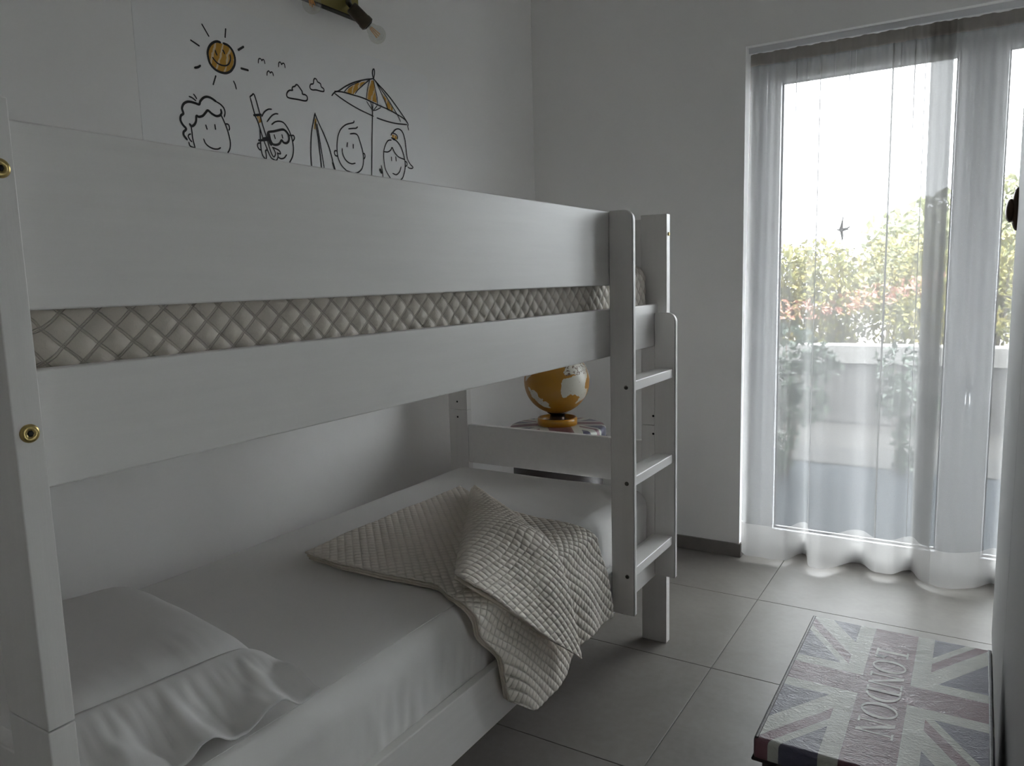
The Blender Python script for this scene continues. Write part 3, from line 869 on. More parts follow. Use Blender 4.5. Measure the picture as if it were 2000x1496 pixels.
# ------------------------------------------------------------------ pillow
pil = empty('pillow', (-1.40, 0.71, 0.557), 'flat white pillow in a flanged cotton pillowcase on the lower bunk', 'pillow')
ang = math.radians(-9)
pu = Vector((math.cos(ang), math.sin(ang), 0)); pv = Vector((-math.sin(ang), math.cos(ang), 0))
PC = Vector((-1.425, 0.715, 0.566))
HU, HV, FL = 0.300, 0.222, 0.155
nu, nv = 70, 50
V, F = [], []
def ptop(u, v):
    a = max(0, 1 - abs(u) ** 9.0) ** 0.5; b_ = max(0, 1 - abs(v) ** 7.0) ** 0.5
    return a * b_
def pil_pt(u, v, top):
    su = u * HU * (1 - 0.03 * (v * v)); sv = v * HV * (1 - 0.04 * u * u)
    base = 0.022 * (0.3 + 0.7 * ptop(u * 0.9, v * 0.9))
    if top:
        w = 0.004 * pnoise(Vector((u * 3, v * 3, 1))) + 0.003 * pnoise(Vector((v * 14, u * 3, 7))) * smoothstep(0.3, 1.0, u)
        z = 0.012 + (0.066 + 0.016 * u) * ptop(u, v) * (0.86 + 0.14 * (1 - u * u) * (1 - v * v)) + w * ptop(u, v)
    else:
        z = 0.012 - 0.010 * ptop(u, v)
    return PC + pu * su + pv * sv + Vector((0, 0, z))
for top in (True, False):
    base = len(V)
    for i in range(nu + 1):
        for j in range(nv + 1):
            V.append(pil_pt(-1 + 2 * i / nu, -1 + 2 * j / nv, top))
    for i in range(nu):
        for j in range(nv):
            q = (base + i * (nv + 1) + j, base + (i + 1) * (nv + 1) + j, base + (i + 1) * (nv + 1) + j + 1, base + i * (nv + 1) + j + 1)
            F.append(q if top else q[::-1])
from_py('pillow_body', V, F, MT['pillow'], pil, True)
V, F = [], []
nf = 26
for i in range(nf + 1):
    t = i / nf
    for j in range(nv * 2 + 1):
        v = -1 + j / nv
        P = PC + pu * (HU * (1 - 0.03 * v * v) - 0.022 + (FL + 0.022) * t) + pv * (v * (HV - 0.006 + 0.012 * t))
        hbase = 0.013 + 0.081 * ptop(0.925, v) * 0.87
        wav = (0.5 + 0.5 * math.sin(v * 13 + 2.0 * pnoise(Vector((v * 2, 0, 3))))) * 0.022 + 0.012 * pnoise(Vector((v * 6, t * 2.5, 4)))
        edge = smoothstep(0.55, 1.0, v)
        z = hbase * (1 - smoothstep(0.0, 0.75, t)) + smoothstep(0.1, 0.8, t) * (0.010 + abs(wav)) + 0.020 * edge * math.sin(PI * min(1, t * 1.1)) * (1 - 0.3 * t)
        z += 0.004 * pnoise(Vector((v * 16, t * 3, 9))) * smoothstep(0.0, 0.3, t) * (1 - 0.5 * t)
        z = max(z, 0.004)
        V.append(P + Vector((0, 0, z)))
nj = nv * 2 + 1
for i in range(nf):
    for j in range(nj - 1):
        F.append((i * nj + j, (i + 1) * nj + j, (i + 1) * nj + j + 1, i * nj + j + 1))
fo = from_py('pillowcase_flange', V, F, MT['pillow'], pil, True)
sd = fo.modifiers.new('sol', 'SOLIDIFY'); sd.thickness = 0.003; sd.offset = 1

# ------------------------------------------------------------------ quilted throw on the lower bunk
qt = empty('quilted_throw', (-1.05, 1.65, 0.56), 'beige diamond quilted throw folded over and hanging off the lower bunk', 'throw')
ZTOP = 0.5655
EX = -0.930                       # where the cloth turns over the mattress edge
NEAR = [(0.0, 1.335), (0.23, 1.318), (0.51, 1.330), (0.60, 1.295), (0.66, 1.277), (0.71, 1.279), (0.755, 1.290), (0.85, 1.348), (0.90, 1.358), (1.0, 1.374)]
FAR = [(0.0, 2.035), (0.25, 1.915), (0.45, 1.872), (0.64, 1.858), (0.72, 1.885), (0.95, 1.950), (1.0, 1.955)]
ZEND = [(0.0, 0.322), (0.16, 0.258), (0.34, 0.250), (0.48, 0.255), (0.63, 0.295), (1.0, 0.290)]
def base_pt(u, t, off, inset=0.0):
    y = interp(NEAR, t) + inset + (interp(FAR, t) - interp(NEAR, t) - 2 * inset) * u
    top_len = 0.55
    zt = ZTOP + off
    ze = interp(ZEND, u)
    r = 0.035
    if t < 0.62:
        x = -1.480 + inset + (EX - r - (-1.480 + inset)) * (t / 0.62)
        lift = 0.006 * pnoise(Vector((x * 9, y * 9, 2)))
        return Vector((x, y, zt + abs(lift) + 0.004 * smoothstep(0.0, 0.2, u) * (1 - smoothstep(0.0, 0.3, t)))), Vector((0, 0, 1))
    if t < 0.70:
        a = (t - 0.62) / 0.08 * PI / 2
        return Vector((EX - r + (r + off + 0.012) * math.sin(a), y, zt - r + (r) * math.cos(a) + 0.0)), Vector((math.sin(a), 0, math.cos(a)))
    k = (t - 0.70) / 0.30
    z = zt - r + (ze - (zt - r)) * k
    out = off + 0.012 + 0.012 * smoothstep(0.1, 0.45, k) + 0.018 * math.sin(PI * min(1, max(0, u / 0.42))) * smoothstep(0.1, 0.9, k) + 0.006 * math.sin(u * 19) * k
    return Vector((EX + out, y, z)), Vector((1, 0, 0))
def sheet(name, fn, nu_, nv_, mat, thick, parent, quilt=0.0024, lu=0.6, lv=0.86):
    V, F, UV = [], [], []
    for i in range(nu_ + 1):
        for j in range(nv_ + 1):
            u, t = i / nu_, j / nv_
            p, n = fn(u, t)
            a, b_ = p.y, p.x + (ZTOP - p.z) * (1 if t > 0.62 else 0)
            UV.append((a, b_))
            V.append(p + n * (diamonds(a, b_, 0.028, 0.028, quilt) if quilt else 0))
    for i in range(nu_):
        for j in range(nv_):
            F.append((i * (nv_ + 1) + j, i * (nv_ + 1) + j + 1, (i + 1) * (nv_ + 1) + j + 1, (i + 1) * (nv_ + 1) + j))
    o = from_py(name, V, F, mat, parent, True)
    set_uv(o, UV)
    bm = bmesh.new(); bm.from_mesh(o.data); bmesh.ops.recalc_face_normals(bm, faces=bm.faces); bm.to_mesh(o.data); bm.free()
    s_ = o.modifiers.new('sol', 'SOLIDIFY'); s_.thickness = thick; s_.offset = 0
    return o
sheet('lower_layer', lambda u, t: base_pt(u, t, 0.007, 0.006), 60, 80, MT['quilt_in'], 0.005, qt, 0.0)
sheet('middle_layer', lambda u, t: base_pt(u, t, 0.0145, 0.003), 60, 80, MT['quilt_in'], 0.005, qt, 0.0)
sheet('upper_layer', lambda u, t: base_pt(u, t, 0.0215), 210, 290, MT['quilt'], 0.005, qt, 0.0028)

def resample(pts, n):
    P = catmull(pts, 12)
    L = [0]
    for a, b_ in zip(P, P[1:]): L.append(L[-1] + (b_ - a).length)
    out = []; k = 0
    for i in range(n + 1):
        s = L[-1] * i / n
        while k < len(L) - 2 and L[k + 1] < s: k += 1
        d = L[k + 1] - L[k]
        out.append(P[k].lerp(P[k + 1], 0 if d < 1e-9 else (s - L[k]) / d))
    return out
def coons(name, left, right, top, bottom, nu_, nv_, mat, thick, bulge, quilt, parent, shift=0.0):
    Lc, Rc = resample(left, nv_), resample(right, nv_)
    Tc, Bc = resample(top, nu_), resample(bottom, nu_)
    G = []
    for i in range(nu_ + 1):
        u = i / nu_
        row = []
        for j in range(nv_ + 1):
            v = j / nv_
            p = Lc[j] * (1 - u) + Rc[j] * u + Tc[i] * (1 - v) + Bc[i] * v - (Tc[0] * (1 - u) * (1 - v) + Tc[-1] * u * (1 - v) + Bc[0] * (1 - u) * v + Bc[-1] * u * v)
            row.append(p)
        G.append(row)
    V, UV = [], []
    for i in range(nu_ + 1):
        for j in range(nv_ + 1):
            a = G[min(i + 1, nu_)][j] - G[max(i - 1, 0)][j]
            b_ = G[i][min(j + 1, nv_)] - G[i][max(j - 1, 0)]
            n = a.cross(b_)
            n = n.normalized() if n.length > 1e-9 else Vector((0, 0, 1))
            if n.z + n.x < 0: n = -n
            u, v = i / nu_, j / nv_
            g = G[i][j]
            ca, cb = g.y * 0.8 + g.x * 0.6, g.x * 0.8 - g.y * 0.6 + max(0, 0.6 - g.z)
            UV.append((ca, cb))
            d = bulge * math.sin(PI * u) ** 0.6 * math.sin(PI * min(1, 0.06 + v * 0.88)) ** 0.6 + (diamonds(ca, cb, 0.028, 0.028, quilt) if quilt else 0) + 0.005 * pnoise(Vector((u * 4, v * 5, 4))) * math.sin(PI * u) + shift
            V.append(G[i][j] + n * d)
    F = [(i * (nv_ + 1) + j, i * (nv_ + 1) + j + 1, (i + 1) * (nv_ + 1) + j + 1, (i + 1) * (nv_ + 1) + j) for i in range(nu_) for j in range(nv_)]
    o = from_py(name, V, F, mat, parent, True)
    set_uv(o, UV)
    bm = bmesh.new(); bm.from_mesh(o.data); bmesh.ops.recalc_face_normals(bm, faces=bm.faces); bm.to_mesh(o.data); bm.free()
    s_ = o.modifiers.new('sol', 'SOLIDIFY'); s_.thickness = thick; s_.offset = 0
    return o
def flap(dz, k):
    """folded-over flap; k shrinks it towards the fold"""
    P0a, P0b = Vector((-1.395, 1.985, 0.600 + dz)), Vector((-1.362, 1.972, 0.600 + dz))
    left = [P0a, Vector((-1.27, 1.79, 0.608 + dz)), Vector((-1.152, 1.60, 0.616 + dz)), Vector((-1.045, 1.42, 0.622 + dz)), Vector((-0.980 - k, 1.315 + k, 0.622 + dz))]
    right = [P0b, Vector((-1.117, 1.784, 0.612 + dz)), Vector((-0.975, 1.672, 0.614 + dz)), Vector((-0.905, 1.640, 0.592 + dz)), Vector((-0.862 + dz, 1.622, 0.506)), Vector((-0.850 + dz, 1.635, 0.407)), Vector((-0.845 + dz, 1.655, 0.308 + k))]
    bottom = [left[-1], Vector((-0.935 - k * 0.6, 1.302 + k, 0.612 + dz)), Vector((-0.900, 1.335 + k, 0.572 + dz)), Vector((-0.880 + dz, 1.400 + k, 0.510 + k * 0.5)), Vector((-0.860 + dz, 1.474, 0.442 + k * 0.6)), Vector((-0.850 + dz, 1.53, 0.398 + k)), right[-1]]
    return left, right, [P0a, P0b], bottom
L_, R_, T_, B_ = flap(0.006, 0.0)
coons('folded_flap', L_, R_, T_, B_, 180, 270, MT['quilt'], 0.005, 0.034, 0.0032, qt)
L_, R_, T_, B_ = flap(-0.005, 0.006)
coons('flap_underlayer', L_, R_, T_, B_, 50, 70, MT['quilt_in'], 0.004, 0.020, 0.0, qt)

# wall print: pen strokes (width mm, [(y mm, z mm) ...]) and colour fills on the wall plane
STROKES = {
  'sun_drawing': [
    (7.1, [(1545, 1996), (1534, 1996), (1522, 1991), (1510, 1981), (1502, 1969), (1498, 1956), (1499, 1943), (1503, 1929), (1513, 1919), (1526, 1913), (1542, 1911), (1558, 1913), (1573, 1921), (1583, 1932), (1590, 1944), (1593, 1960), (1590, 1975), (1583, 1986), (1571, 1994), (1555, 1996)]),
    (4.4, [(1525, 1969), (1527, 1962), (1530, 1957)]),
    (4.5, [(1551, 1976), (1554, 1973), (1557, 1967)]),
    (4.5, [(1514, 1947), (1521, 1940), (1531, 1934), (1544, 1932), (1558, 1934), (1568, 1940), (1574, 1949), (1577, 1958), (1576, 1968)]),
    (4.4, [(1486, 2031), (1506, 2004)]),
    (4.4, [(1445, 1978), (1471, 1969)]),
    (4.5, [(1567, 2039), (1563, 2015)]),
    (4.4, [(1520, 1897), (1509, 1871)]),
    (4.5, [(1582, 1895), (1587, 1886), (1590, 1874)]),
    (6.7, [(1608, 1990), (1627, 2003)]),
    (6.4, [(1451, 1905), (1462, 1909), (1470, 1915)]),
    (6.7, [(1614, 1938), (1638, 1938)]),
  ],
  'bird_drawing': [
    (3.7, [(1680, 1968), (1682, 1979), (1687, 1983), (1693, 1981), (1694, 1978), (1698, 1982), (1703, 1982), (1706, 1972)]),
    (3.8, [(1760, 1974), (1762, 1986), (1767, 1990), (1772, 1987), (1773, 1984), (1779, 1989), (1785, 1988), (1787, 1977)]),
    (3.7, [(1711, 1938), (1713, 1948), (1719, 1953), (1723, 1950), (1725, 1948), (1729, 1952), (1734, 1951), (1737, 1942)]),
  ],
  'cloud_drawing': [
    (4.8, [(1813, 1913), (1799, 1910), (1789, 1901), (1787, 1890), (1797, 1886), (1833, 1888), (1863, 1889), (1874, 1894), (1875, 1904), (1867, 1909), (1855, 1909), (1854, 1917), (1843, 1928), (1835, 1934), (1829, 1933), (1823, 1927), (1815, 1924), (1811, 1917), (1813, 1913)]),
    (4.6, [(1906, 1952), (1895, 1948), (1890, 1940), (1892, 1933), (1901, 1931), (1918, 1934), (1939, 1934), (1952, 1936), (1953, 1944), (1942, 1949), (1939, 1958), (1929, 1961), (1926, 1962), (1921, 1969), (1914, 1970), (1909, 1964), (1906, 1952)]),
  ],
  'curly_boy_drawing': [
    (6.8, [(1407, 1702), (1398, 1712), (1398, 1721), (1407, 1731), (1397, 1741), (1391, 1753), (1394, 1765), (1402, 1772), (1399, 1785), (1405, 1798), (1417, 1806), (1430, 1808), (1444, 1807), (1456, 1806), (1461, 1816), (1472, 1827), (1484, 1832), (1498, 1831), (1515, 1824)]),
    (6.9, [(1420, 1746), (1425, 1741), (1434, 1746), (1441, 1757), (1444, 1772), (1452, 1771), (1465, 1776), (1475, 1786), (1484, 1794), (1497, 1787), (1511, 1783), (1524, 1787), (1530, 1795), (1529, 1804)]),
    (4.4, [(1515, 1824), (1529, 1819), (1540, 1810), (1543, 1798), (1539, 1785)]),
    (4.3, [(1425, 1822), (1435, 1820), (1446, 1814)]),
    (4.3, [(1440, 1831), (1445, 1826), (1449, 1820)]),
    (4.4, [(1528, 1789), (1535, 1776), (1544, 1757), (1550, 1738), (1554, 1715), (1551, 1696), (1542, 1682)]),
    (4.4, [(1543, 1766), (1552, 1765), (1555, 1755), (1552, 1749)]),
    (4.3, [(1473, 1751), (1476, 1741)]),
    (4.3, [(1504, 1757), (1505, 1745)]),
    (4.3, [(1462, 1711), (1467, 1700), (1478, 1692), (1493, 1688), (1508, 1689), (1518, 1694)]),
    (4.2, [(1424, 1740), (1425, 1723), (1426, 1706), (1431, 1683)]),
    (4.2, [(1420, 1719), (1414, 1716), (1412, 1710), (1417, 1702), (1422, 1698)]),
    (4.2, [(1412, 1695), (1416, 1685), (1431, 1682)]),
  ],
  'snorkel_boy_drawing': [
    (4.5, [(1639, 1861), (1653, 1810), (1663, 1790), (1678, 1745), (1692, 1713), (1704, 1690), (1715, 1684), (1727, 1683), (1734, 1696), (1732, 1707)]),
    (4.5, [(1639, 1861), (1646, 1866), (1656, 1869), (1671, 1822), (1679, 1789), (1692, 1750), (1701, 1720), (1709, 1700), (1717, 1692), (1724, 1701), (1721, 1712), (1714, 1721)]),
    (4.6, [(1714, 1721), (1733, 1717), (1742, 1713), (1745, 1705), (1733, 1705)]),
    (4.6, [(1679, 1809), (1691, 1825), (1706, 1835), (1720, 1838)]),
    (4.6, [(1699, 1797), (1718, 1817), (1733, 1826), (1745, 1828)]),
    (4.6, [(1717, 1791), (1731, 1801), (1749, 1806), (1766, 1804), (1780, 1792), (1791, 1775), (1799, 1751), (1801, 1727), (1795, 1703), (1780, 1681)]),
    (4.5, [(1669, 1770), (1668, 1738), (1668, 1710), (1673, 1691), (1684, 1681), (1687, 1692), (1685, 1707), (1692, 1709)]),
    (4.5, [(1667, 1728), (1657, 1725), (1655, 1716), (1661, 1708), (1668, 1707)]),
    (4.7, [(1796, 1769), (1805, 1770), (1808, 1762), (1801, 1752)]),
    (4.7, [(1784, 1768), (1796, 1769)]),
    (4.6, [(1724, 1760), (1727, 1750)]),
    (4.6, [(1756, 1765), (1758, 1756)]),
    (4.6, [(1733, 1694), (1745, 1690), (1759, 1694), (1770, 1705)]),
    (7.2, [(1650, 1808), (1676, 1814)]),
    (7.2, [(1662, 1735), (1695, 1741)]),
    (7.3, [(1678, 1743), (1698, 1747)]),
    (7.4, [(1698, 1763), (1726, 1772), (1759, 1782), (1773, 1779), (1784, 1767), (1783, 1751), (1773, 1742), (1761, 1742), (1753, 1748), (1744, 1737), (1731, 1731), (1716, 1731), (1707, 1743), (1698, 1763)]),
    (14.0, [(1700, 1762), (1703, 1745), (1709, 1730)]),
  ],
  'surfboard_drawing': [
    (4.5, [(1906, 1857), (1894, 1823), (1884, 1787), (1879, 1752), (1876, 1717), (1877, 1677)]),
    (4.5, [(1906, 1854), (1922, 1825), (1942, 1793), (1962, 1755), (1974, 1718), (1983, 1684)]),
    (4.5, [(1905, 1828), (1914, 1773), (1919, 1720), (1922, 1677)]),
    (4.5, [(1912, 1823), (1922, 1761), (1928, 1721), (1934, 1678)]),
    (8.4, [(1977, 1702), (1984, 1682)]),
  ],
  'bald_boy_drawing': [
    (4.6, [(2093, 1862), (2088, 1855), (2052, 1843), (2026, 1825), (2011, 1803), (2003, 1777), (2000, 1749), (2004, 1722), (2019, 1699), (2042, 1684)]),
    (4.7, [(2063, 1830), (2085, 1835), (2101, 1838), (2110, 1844)]),
    (4.7, [(2070, 1814), (2092, 1818), (2108, 1814), (2119, 1793), (2130, 1763), (2133, 1734), (2125, 1705), (2109, 1689), (2089, 1681), (2073, 1680), (2042, 1684)]),
    (4.6, [(2000, 1746), (1990, 1746), (1986, 1738), (1991, 1730), (2003, 1729)]),
    (4.7, [(2133, 1755), (2140, 1753), (2141, 1743), (2133, 1734)]),
    (4.6, [(2054, 1781), (2051, 1768)]),
    (4.7, [(2083, 1779), (2082, 1767)]),
    (4.6, [(2026, 1758), (2026, 1744), (2035, 1726), (2050, 1715), (2069, 1711), (2088, 1715)]),
  ],
  'parasol_drawing': [
    (4.8, [(2198, 1944), (2188, 1855), (2172, 1678)]),
    (4.9, [(2207, 2030), (2203, 2045), (2207, 2060), (2214, 2063), (2215, 2051), (2209, 2031)]),
    (4.7, [(2207, 2029), (2158, 2015), (2105, 1996), (2062, 1975), (2025, 1952), (2004, 1943), (1989, 1929)]),
    (4.9, [(2004, 1946), (2044, 1951), (2094, 1951), (2144, 1950), (2187, 1945), (2231, 1939), (2286, 1933), (2338, 1923), (2376, 1913), (2395, 1900)]),
    (4.7, [(2004, 1939), (2035, 1928), (2074, 1917), (2119, 1907), (2162, 1900), (2197, 1895)]),
    (5.0, [(2216, 1892), (2264, 1889), (2321, 1889), (2389, 1895)]),
    (5.0, [(2207, 2029), (2237, 2012), (2281, 1988), (2326, 1957), (2367, 1925), (2395, 1900), (2394, 1890), (2398, 1876)]),
    (3.6, [(2211, 2027), (2241, 2004), (2275, 1978), (2310, 1946), (2337, 1920), (2351, 1901)]),
    (3.5, [(2188, 2021), (2173, 1988), (2163, 1949)]),
    (3.5, [(2206, 2027), (2215, 1993), (2222, 1968), (2222, 1942)]),
    (3.4, [(2184, 2020), (2143, 1990), (2120, 1972), (2106, 1957)]),
    (3.4, [(2140, 2007), (2088, 1982), (2066, 1967), (2051, 1953)]),
    (3.5, [(2219, 2023), (2244, 1990), (2269, 1956), (2281, 1932)]),
    (3.5, [(2165, 1941), (2181, 1926), (2198, 1916), (2216, 1921), (2240, 1933)]),
    (3.5, [(2187, 1942), (2194, 1920)]),
    (3.5, [(2220, 1936), (2201, 1918)]),
  ],
  'ponytail_girl_drawing': [
    (4.7, [(2301, 1851), (2319, 1866), (2339, 1871), (2360, 1863), (2373, 1837), (2377, 1804), (2383, 1767), (2399, 1747), (2415, 1738), (2408, 1732), (2393, 1731), (2383, 1735)]),
    (4.6, [(2291, 1841), (2299, 1850), (2318, 1849), (2329, 1842), (2327, 1832)]),
    (4.6, [(2293, 1832), (2312, 1830)]),
    (4.5, [(2292, 1824), (2273, 1819), (2258, 1803), (2246, 1778), (2244, 1745), (2249, 1715), (2262, 1696), (2277, 1681)]),
    (4.6, [(2300, 1828), (2321, 1825), (2344, 1809), (2359, 1783), (2367, 1753), (2365, 1722), (2350, 1692), (2332, 1678)]),
    (4.6, [(2244, 1775), (2268, 1777), (2285, 1786), (2295, 1796), (2308, 1780), (2331, 1766), (2365, 1761)]),
    (4.7, [(2369, 1755), (2379, 1750), (2378, 1740), (2369, 1735)]),
    (4.6, [(2288, 1760), (2288, 1748)]),
    (4.6, [(2313, 1764), (2315, 1750)]),
    (4.6, [(2291, 1701), (2312, 1698), (2332, 1711), (2342, 1730)]),
    (4.5, [(2227, 1723), (2232, 1705), (2234, 1681)]),
    (10.4, [(2221, 1706), (2227, 1698)]),
  ],
}
FILLS = {
  'sun_fill': [[(1544, 1995), (1522, 1989), (1510, 1980), (1504, 1970), (1500, 1956), (1500, 1943), (1505, 1931), (1514, 1920), (1527, 1915), (1542, 1912), (1559, 1915), (1572, 1922), (1581, 1932), (1588, 1944), (1590, 1959), (1588, 1973), (1581, 1984), (1570, 1992)]],
  'snorkel_fill': [[(1661, 1807), (1674, 1812), (1678, 1793), (1666, 1787)]],
  'surfboard_fill': [[(1905, 1841), (1897, 1805), (1906, 1804), (1911, 1829), (1910, 1839)]],
  'parasol_fill': [[(2170, 2013), (2114, 1994), (2079, 1972), (2057, 1954), (2098, 1954), (2129, 1982)], [(2195, 2021), (2177, 1989), (2167, 1951), (2221, 1946), (2216, 1976), (2208, 2023)], [(2253, 1986), (2269, 1956), (2281, 1935), (2307, 1932), (2310, 1943), (2284, 1965)]],
  'hair_tie_fill': [[(2298, 1845), (2318, 1846), (2327, 1840), (2324, 1829), (2298, 1833)]],
}

# ------------------------------------------------------------------ wall print
pr = empty('wall_print', (XL, 1.90, 1.36), 'large white wall print of black pen beach cartoons with orange touches', 'poster')
box('print_sheet', (XL, 1.273, 1.36), (XL + 0.0008, 2.530, 2.105), MT['paper'], pr)
def ribbon(bm, pts, w, x):
    P = catmull([(p[0] / 1000, p[1] / 1000, 0) for p in pts], 5)
    n = len(P)
    Lv, Rv = [], []
    for i, p in enumerate(P):
        d = (P[min(i + 1, n - 1)] - P[max(i - 1, 0)])
        if d.length < 1e-9: d = Vector((1, 0, 0))
        d.normalize()
        q = Vector((-d.y, d.x, 0)) * (w / 2000)
        if i in (0, n - 1) and n > 4: q *= 0.75
        Lv.append(bm.verts.new((x, p.x + q.x, p.y + q.y))); Rv.append(bm.verts.new((x, p.x - q.x, p.y - q.y)))
    for i in range(n - 1):
        bm.faces.new((Lv[i], Lv[i + 1], Rv[i + 1], Rv[i]))
    for e in (0, n - 1):
        d = (P[1] - P[0]) if e == 0 else (P[-2] - P[-1])
        if d.length < 1e-9: continue
        d.normalize(); a0 = math.atan2(-d.y, -d.x)
        r = w / 2000 * (0.75 if n > 4 else 1)
        vv = [bm.verts.new((x, P[e].x + r * math.cos(a0 + a), P[e].y + r * math.sin(a0 + a))) for a in [(-0.5 + k / 6) * PI for k in range(7)]]
        bm.faces.new(vv)
XP = XL + 0.0008
k = 0
for name, lines in STROKES.items():
    groups = [[l] for l in lines] if name in ('bird_drawing', 'cloud_drawing') else [lines]
    for gl_ in groups:
        bm = bmesh.new()
        for w, pts in gl_:
            k += 1
            ribbon(bm, pts, w, XP + 0.0006 + 0.00001 * k)
        o = from_bm(name, bm, MT['ink'], pr)
for name, polys in FILLS.items():
    for poly in polys:
        bm = bmesh.new()
        vv = [bm.verts.new((XP + 0.0003, y / 1000, z / 1000)) for y, z in poly]
        f = bm.faces.new(vv)
        bmesh.ops.triangulate(bm, faces=[f])
        from_bm(name, bm, MT['orange'], pr)

# ------------------------------------------------------------------ wall lamp
la = empty('wall_lamp', (XL, 1.96, 2.25), 'brass bar wall lamp with clear filament bulbs above the print', 'lamp')
box('back_plate', (XL, 1.79, 2.210), (XL + 0.022, 2.125, 2.300), MT['lampbrass'], la, 0.002)
box('plate_edge', (XL, 1.787, 2.2065), (XL + 0.024, 2.128, 2.2105), MT['lampblack'], la, 0.0006, 1)
def spot(a, s0, d, tilt):
    """a: arm root on plate, s0: socket start, d: socket axis"""
    d = Vector(d).normalized(); s0 = Vector(s0)
    bm = bmesh.new(); tube(bm, [a, Vector(a).lerp(s0, 0.6), s0 + d * 0.012], [0.011, 0.008, 0.008], 14)
    from_bm('arm', bm, MT['lampblack'], la, True)
    so = lathe_obj('socket', s0, d, [(0, 0), (0, 0.018), (0.004, 0.0215), (0.055, 0.0225), (0.060, 0.0245), (0.074, 0.0245), (0.076, 0.022), (0.070, 0.017), (0.070, 0)], MT['lampdark'], la, 28)
    lathe_obj('socket_ring', s0 + d * 0.071, d, [(0, 0.019), (0.006, 0.0205), (0.009, 0.015), (0.009, 0.012)], MT['lampblack'], so, 28)
    b0 = s0 + d * 0.070
    prof = [(0, 0.012), (0.010, 0.0135), (0.020, 0.019)]
    prof += [(0.048 - 0.0295 * math.cos(t), 0.0295 * math.sin(t)) for t in [0.75 + (PI - 0.75) * i / 14 for i in range(15)]]
    bu = lathe_obj('bulb', b0, d, prof, MT['bulb'], la, 32)
    d_, u_, w_ = frame_axes(d)
    for q in range(4):
        o_ = (u_ * math.cos(q * PI / 2 + 0.5) + w_ * math.sin(q * PI / 2 + 0.5))
        bm = bmesh.new(); tube(bm, [b0 + d * 0.018 + o_ * 0.004, b0 + d * 0.054 + o_ * 0.0075], 0.0017, 8)
        from_bm('filament', bm, MT['filament'], bu, True)
    lathe_obj('bulb_stem', b0, d, [(0.0, 0.006), (0.016, 0.005), (0.022, 0.002), (0.056, 0.001), (0.056, 0)], MT['bulb'], bu, 10)
spot((XL + 0.02, 2.075, 2.255), (-1.845, 2.016, 2.208), (0.30, 0.58, -0.56), 0)
spot((XL + 0.02, 1.85, 2.265), (-1.846, 1.803, 2.258), (0.36, -0.05, -0.93), 0)

# ------------------------------------------------------------------ printed storage trunks
def recenter(o, c):
    o.data.transform(Matrix.Translation(-Vector(c))); o.location = Vector(c)
    bpy.context.view_layer.update()

def letter_polys(ch):
    """serif capitals in a unit box: list of polygons (x, y)"""
    R = lambda x0, y0, x1, y1: [(x0, y0), (x1, y0), (x1, y1), (x0, y1)]
    out = []
    if ch == 'L':
        out = [R(0.12, 0, 0.28, 1), R(0.02, 0.94, 0.42, 1.0), R(0.02, 0, 0.68, 0.07), [(0.60, 0.07), (0.68, 0.07), (0.70, 0.30), (0.66, 0.30)]]
        w = 0.74
    elif ch == 'N':
        out = [R(0.10, 0, 0.17, 1), R(0.66, 0, 0.73, 1), [(0.06, 1), (0.24, 1), (0.73, 0.0), (0.62, 0.0)], R(0.0, 0, 0.28, 0.06), R(0.55, 0.94, 0.84, 1.0)]
        w = 0.90
    elif ch in 'OD':
        n = 40
        full = ch == 'O'
        rng = range(n + 1)
        a0, a1 = (0, 2 * PI) if full else (-PI / 2, PI / 2)
        cx = 0.44 if full else 0.26
        rx = 0.42 if full else 0.54
        for k in range(n):
            t0, t1 = a0 + (a1 - a0) * k / n, a0 + (a1 - a0) * (k + 1) / n
            th = lambda t: (rx - 0.06 - 0.12 * abs(math.cos(t)), 0.455 + 0.0 * t)
            o = lambda t: (cx + rx * math.cos(t), 0.5 + 0.51 * math.sin(t))
            i = lambda t: (cx + (rx - 0.15) * math.cos(t), 0.5 + 0.455 * math.sin(t))
            out.append([o(t0), o(t1), i(t1), i(t0)])
        if not full:
            out += [R(0.12, 0, 0.28, 1), R(0.0, 0.945, 0.30, 1.0), R(0.0, 0.0, 0.30, 0.055)]
        w = 0.92 if full else 0.86
    return out, w

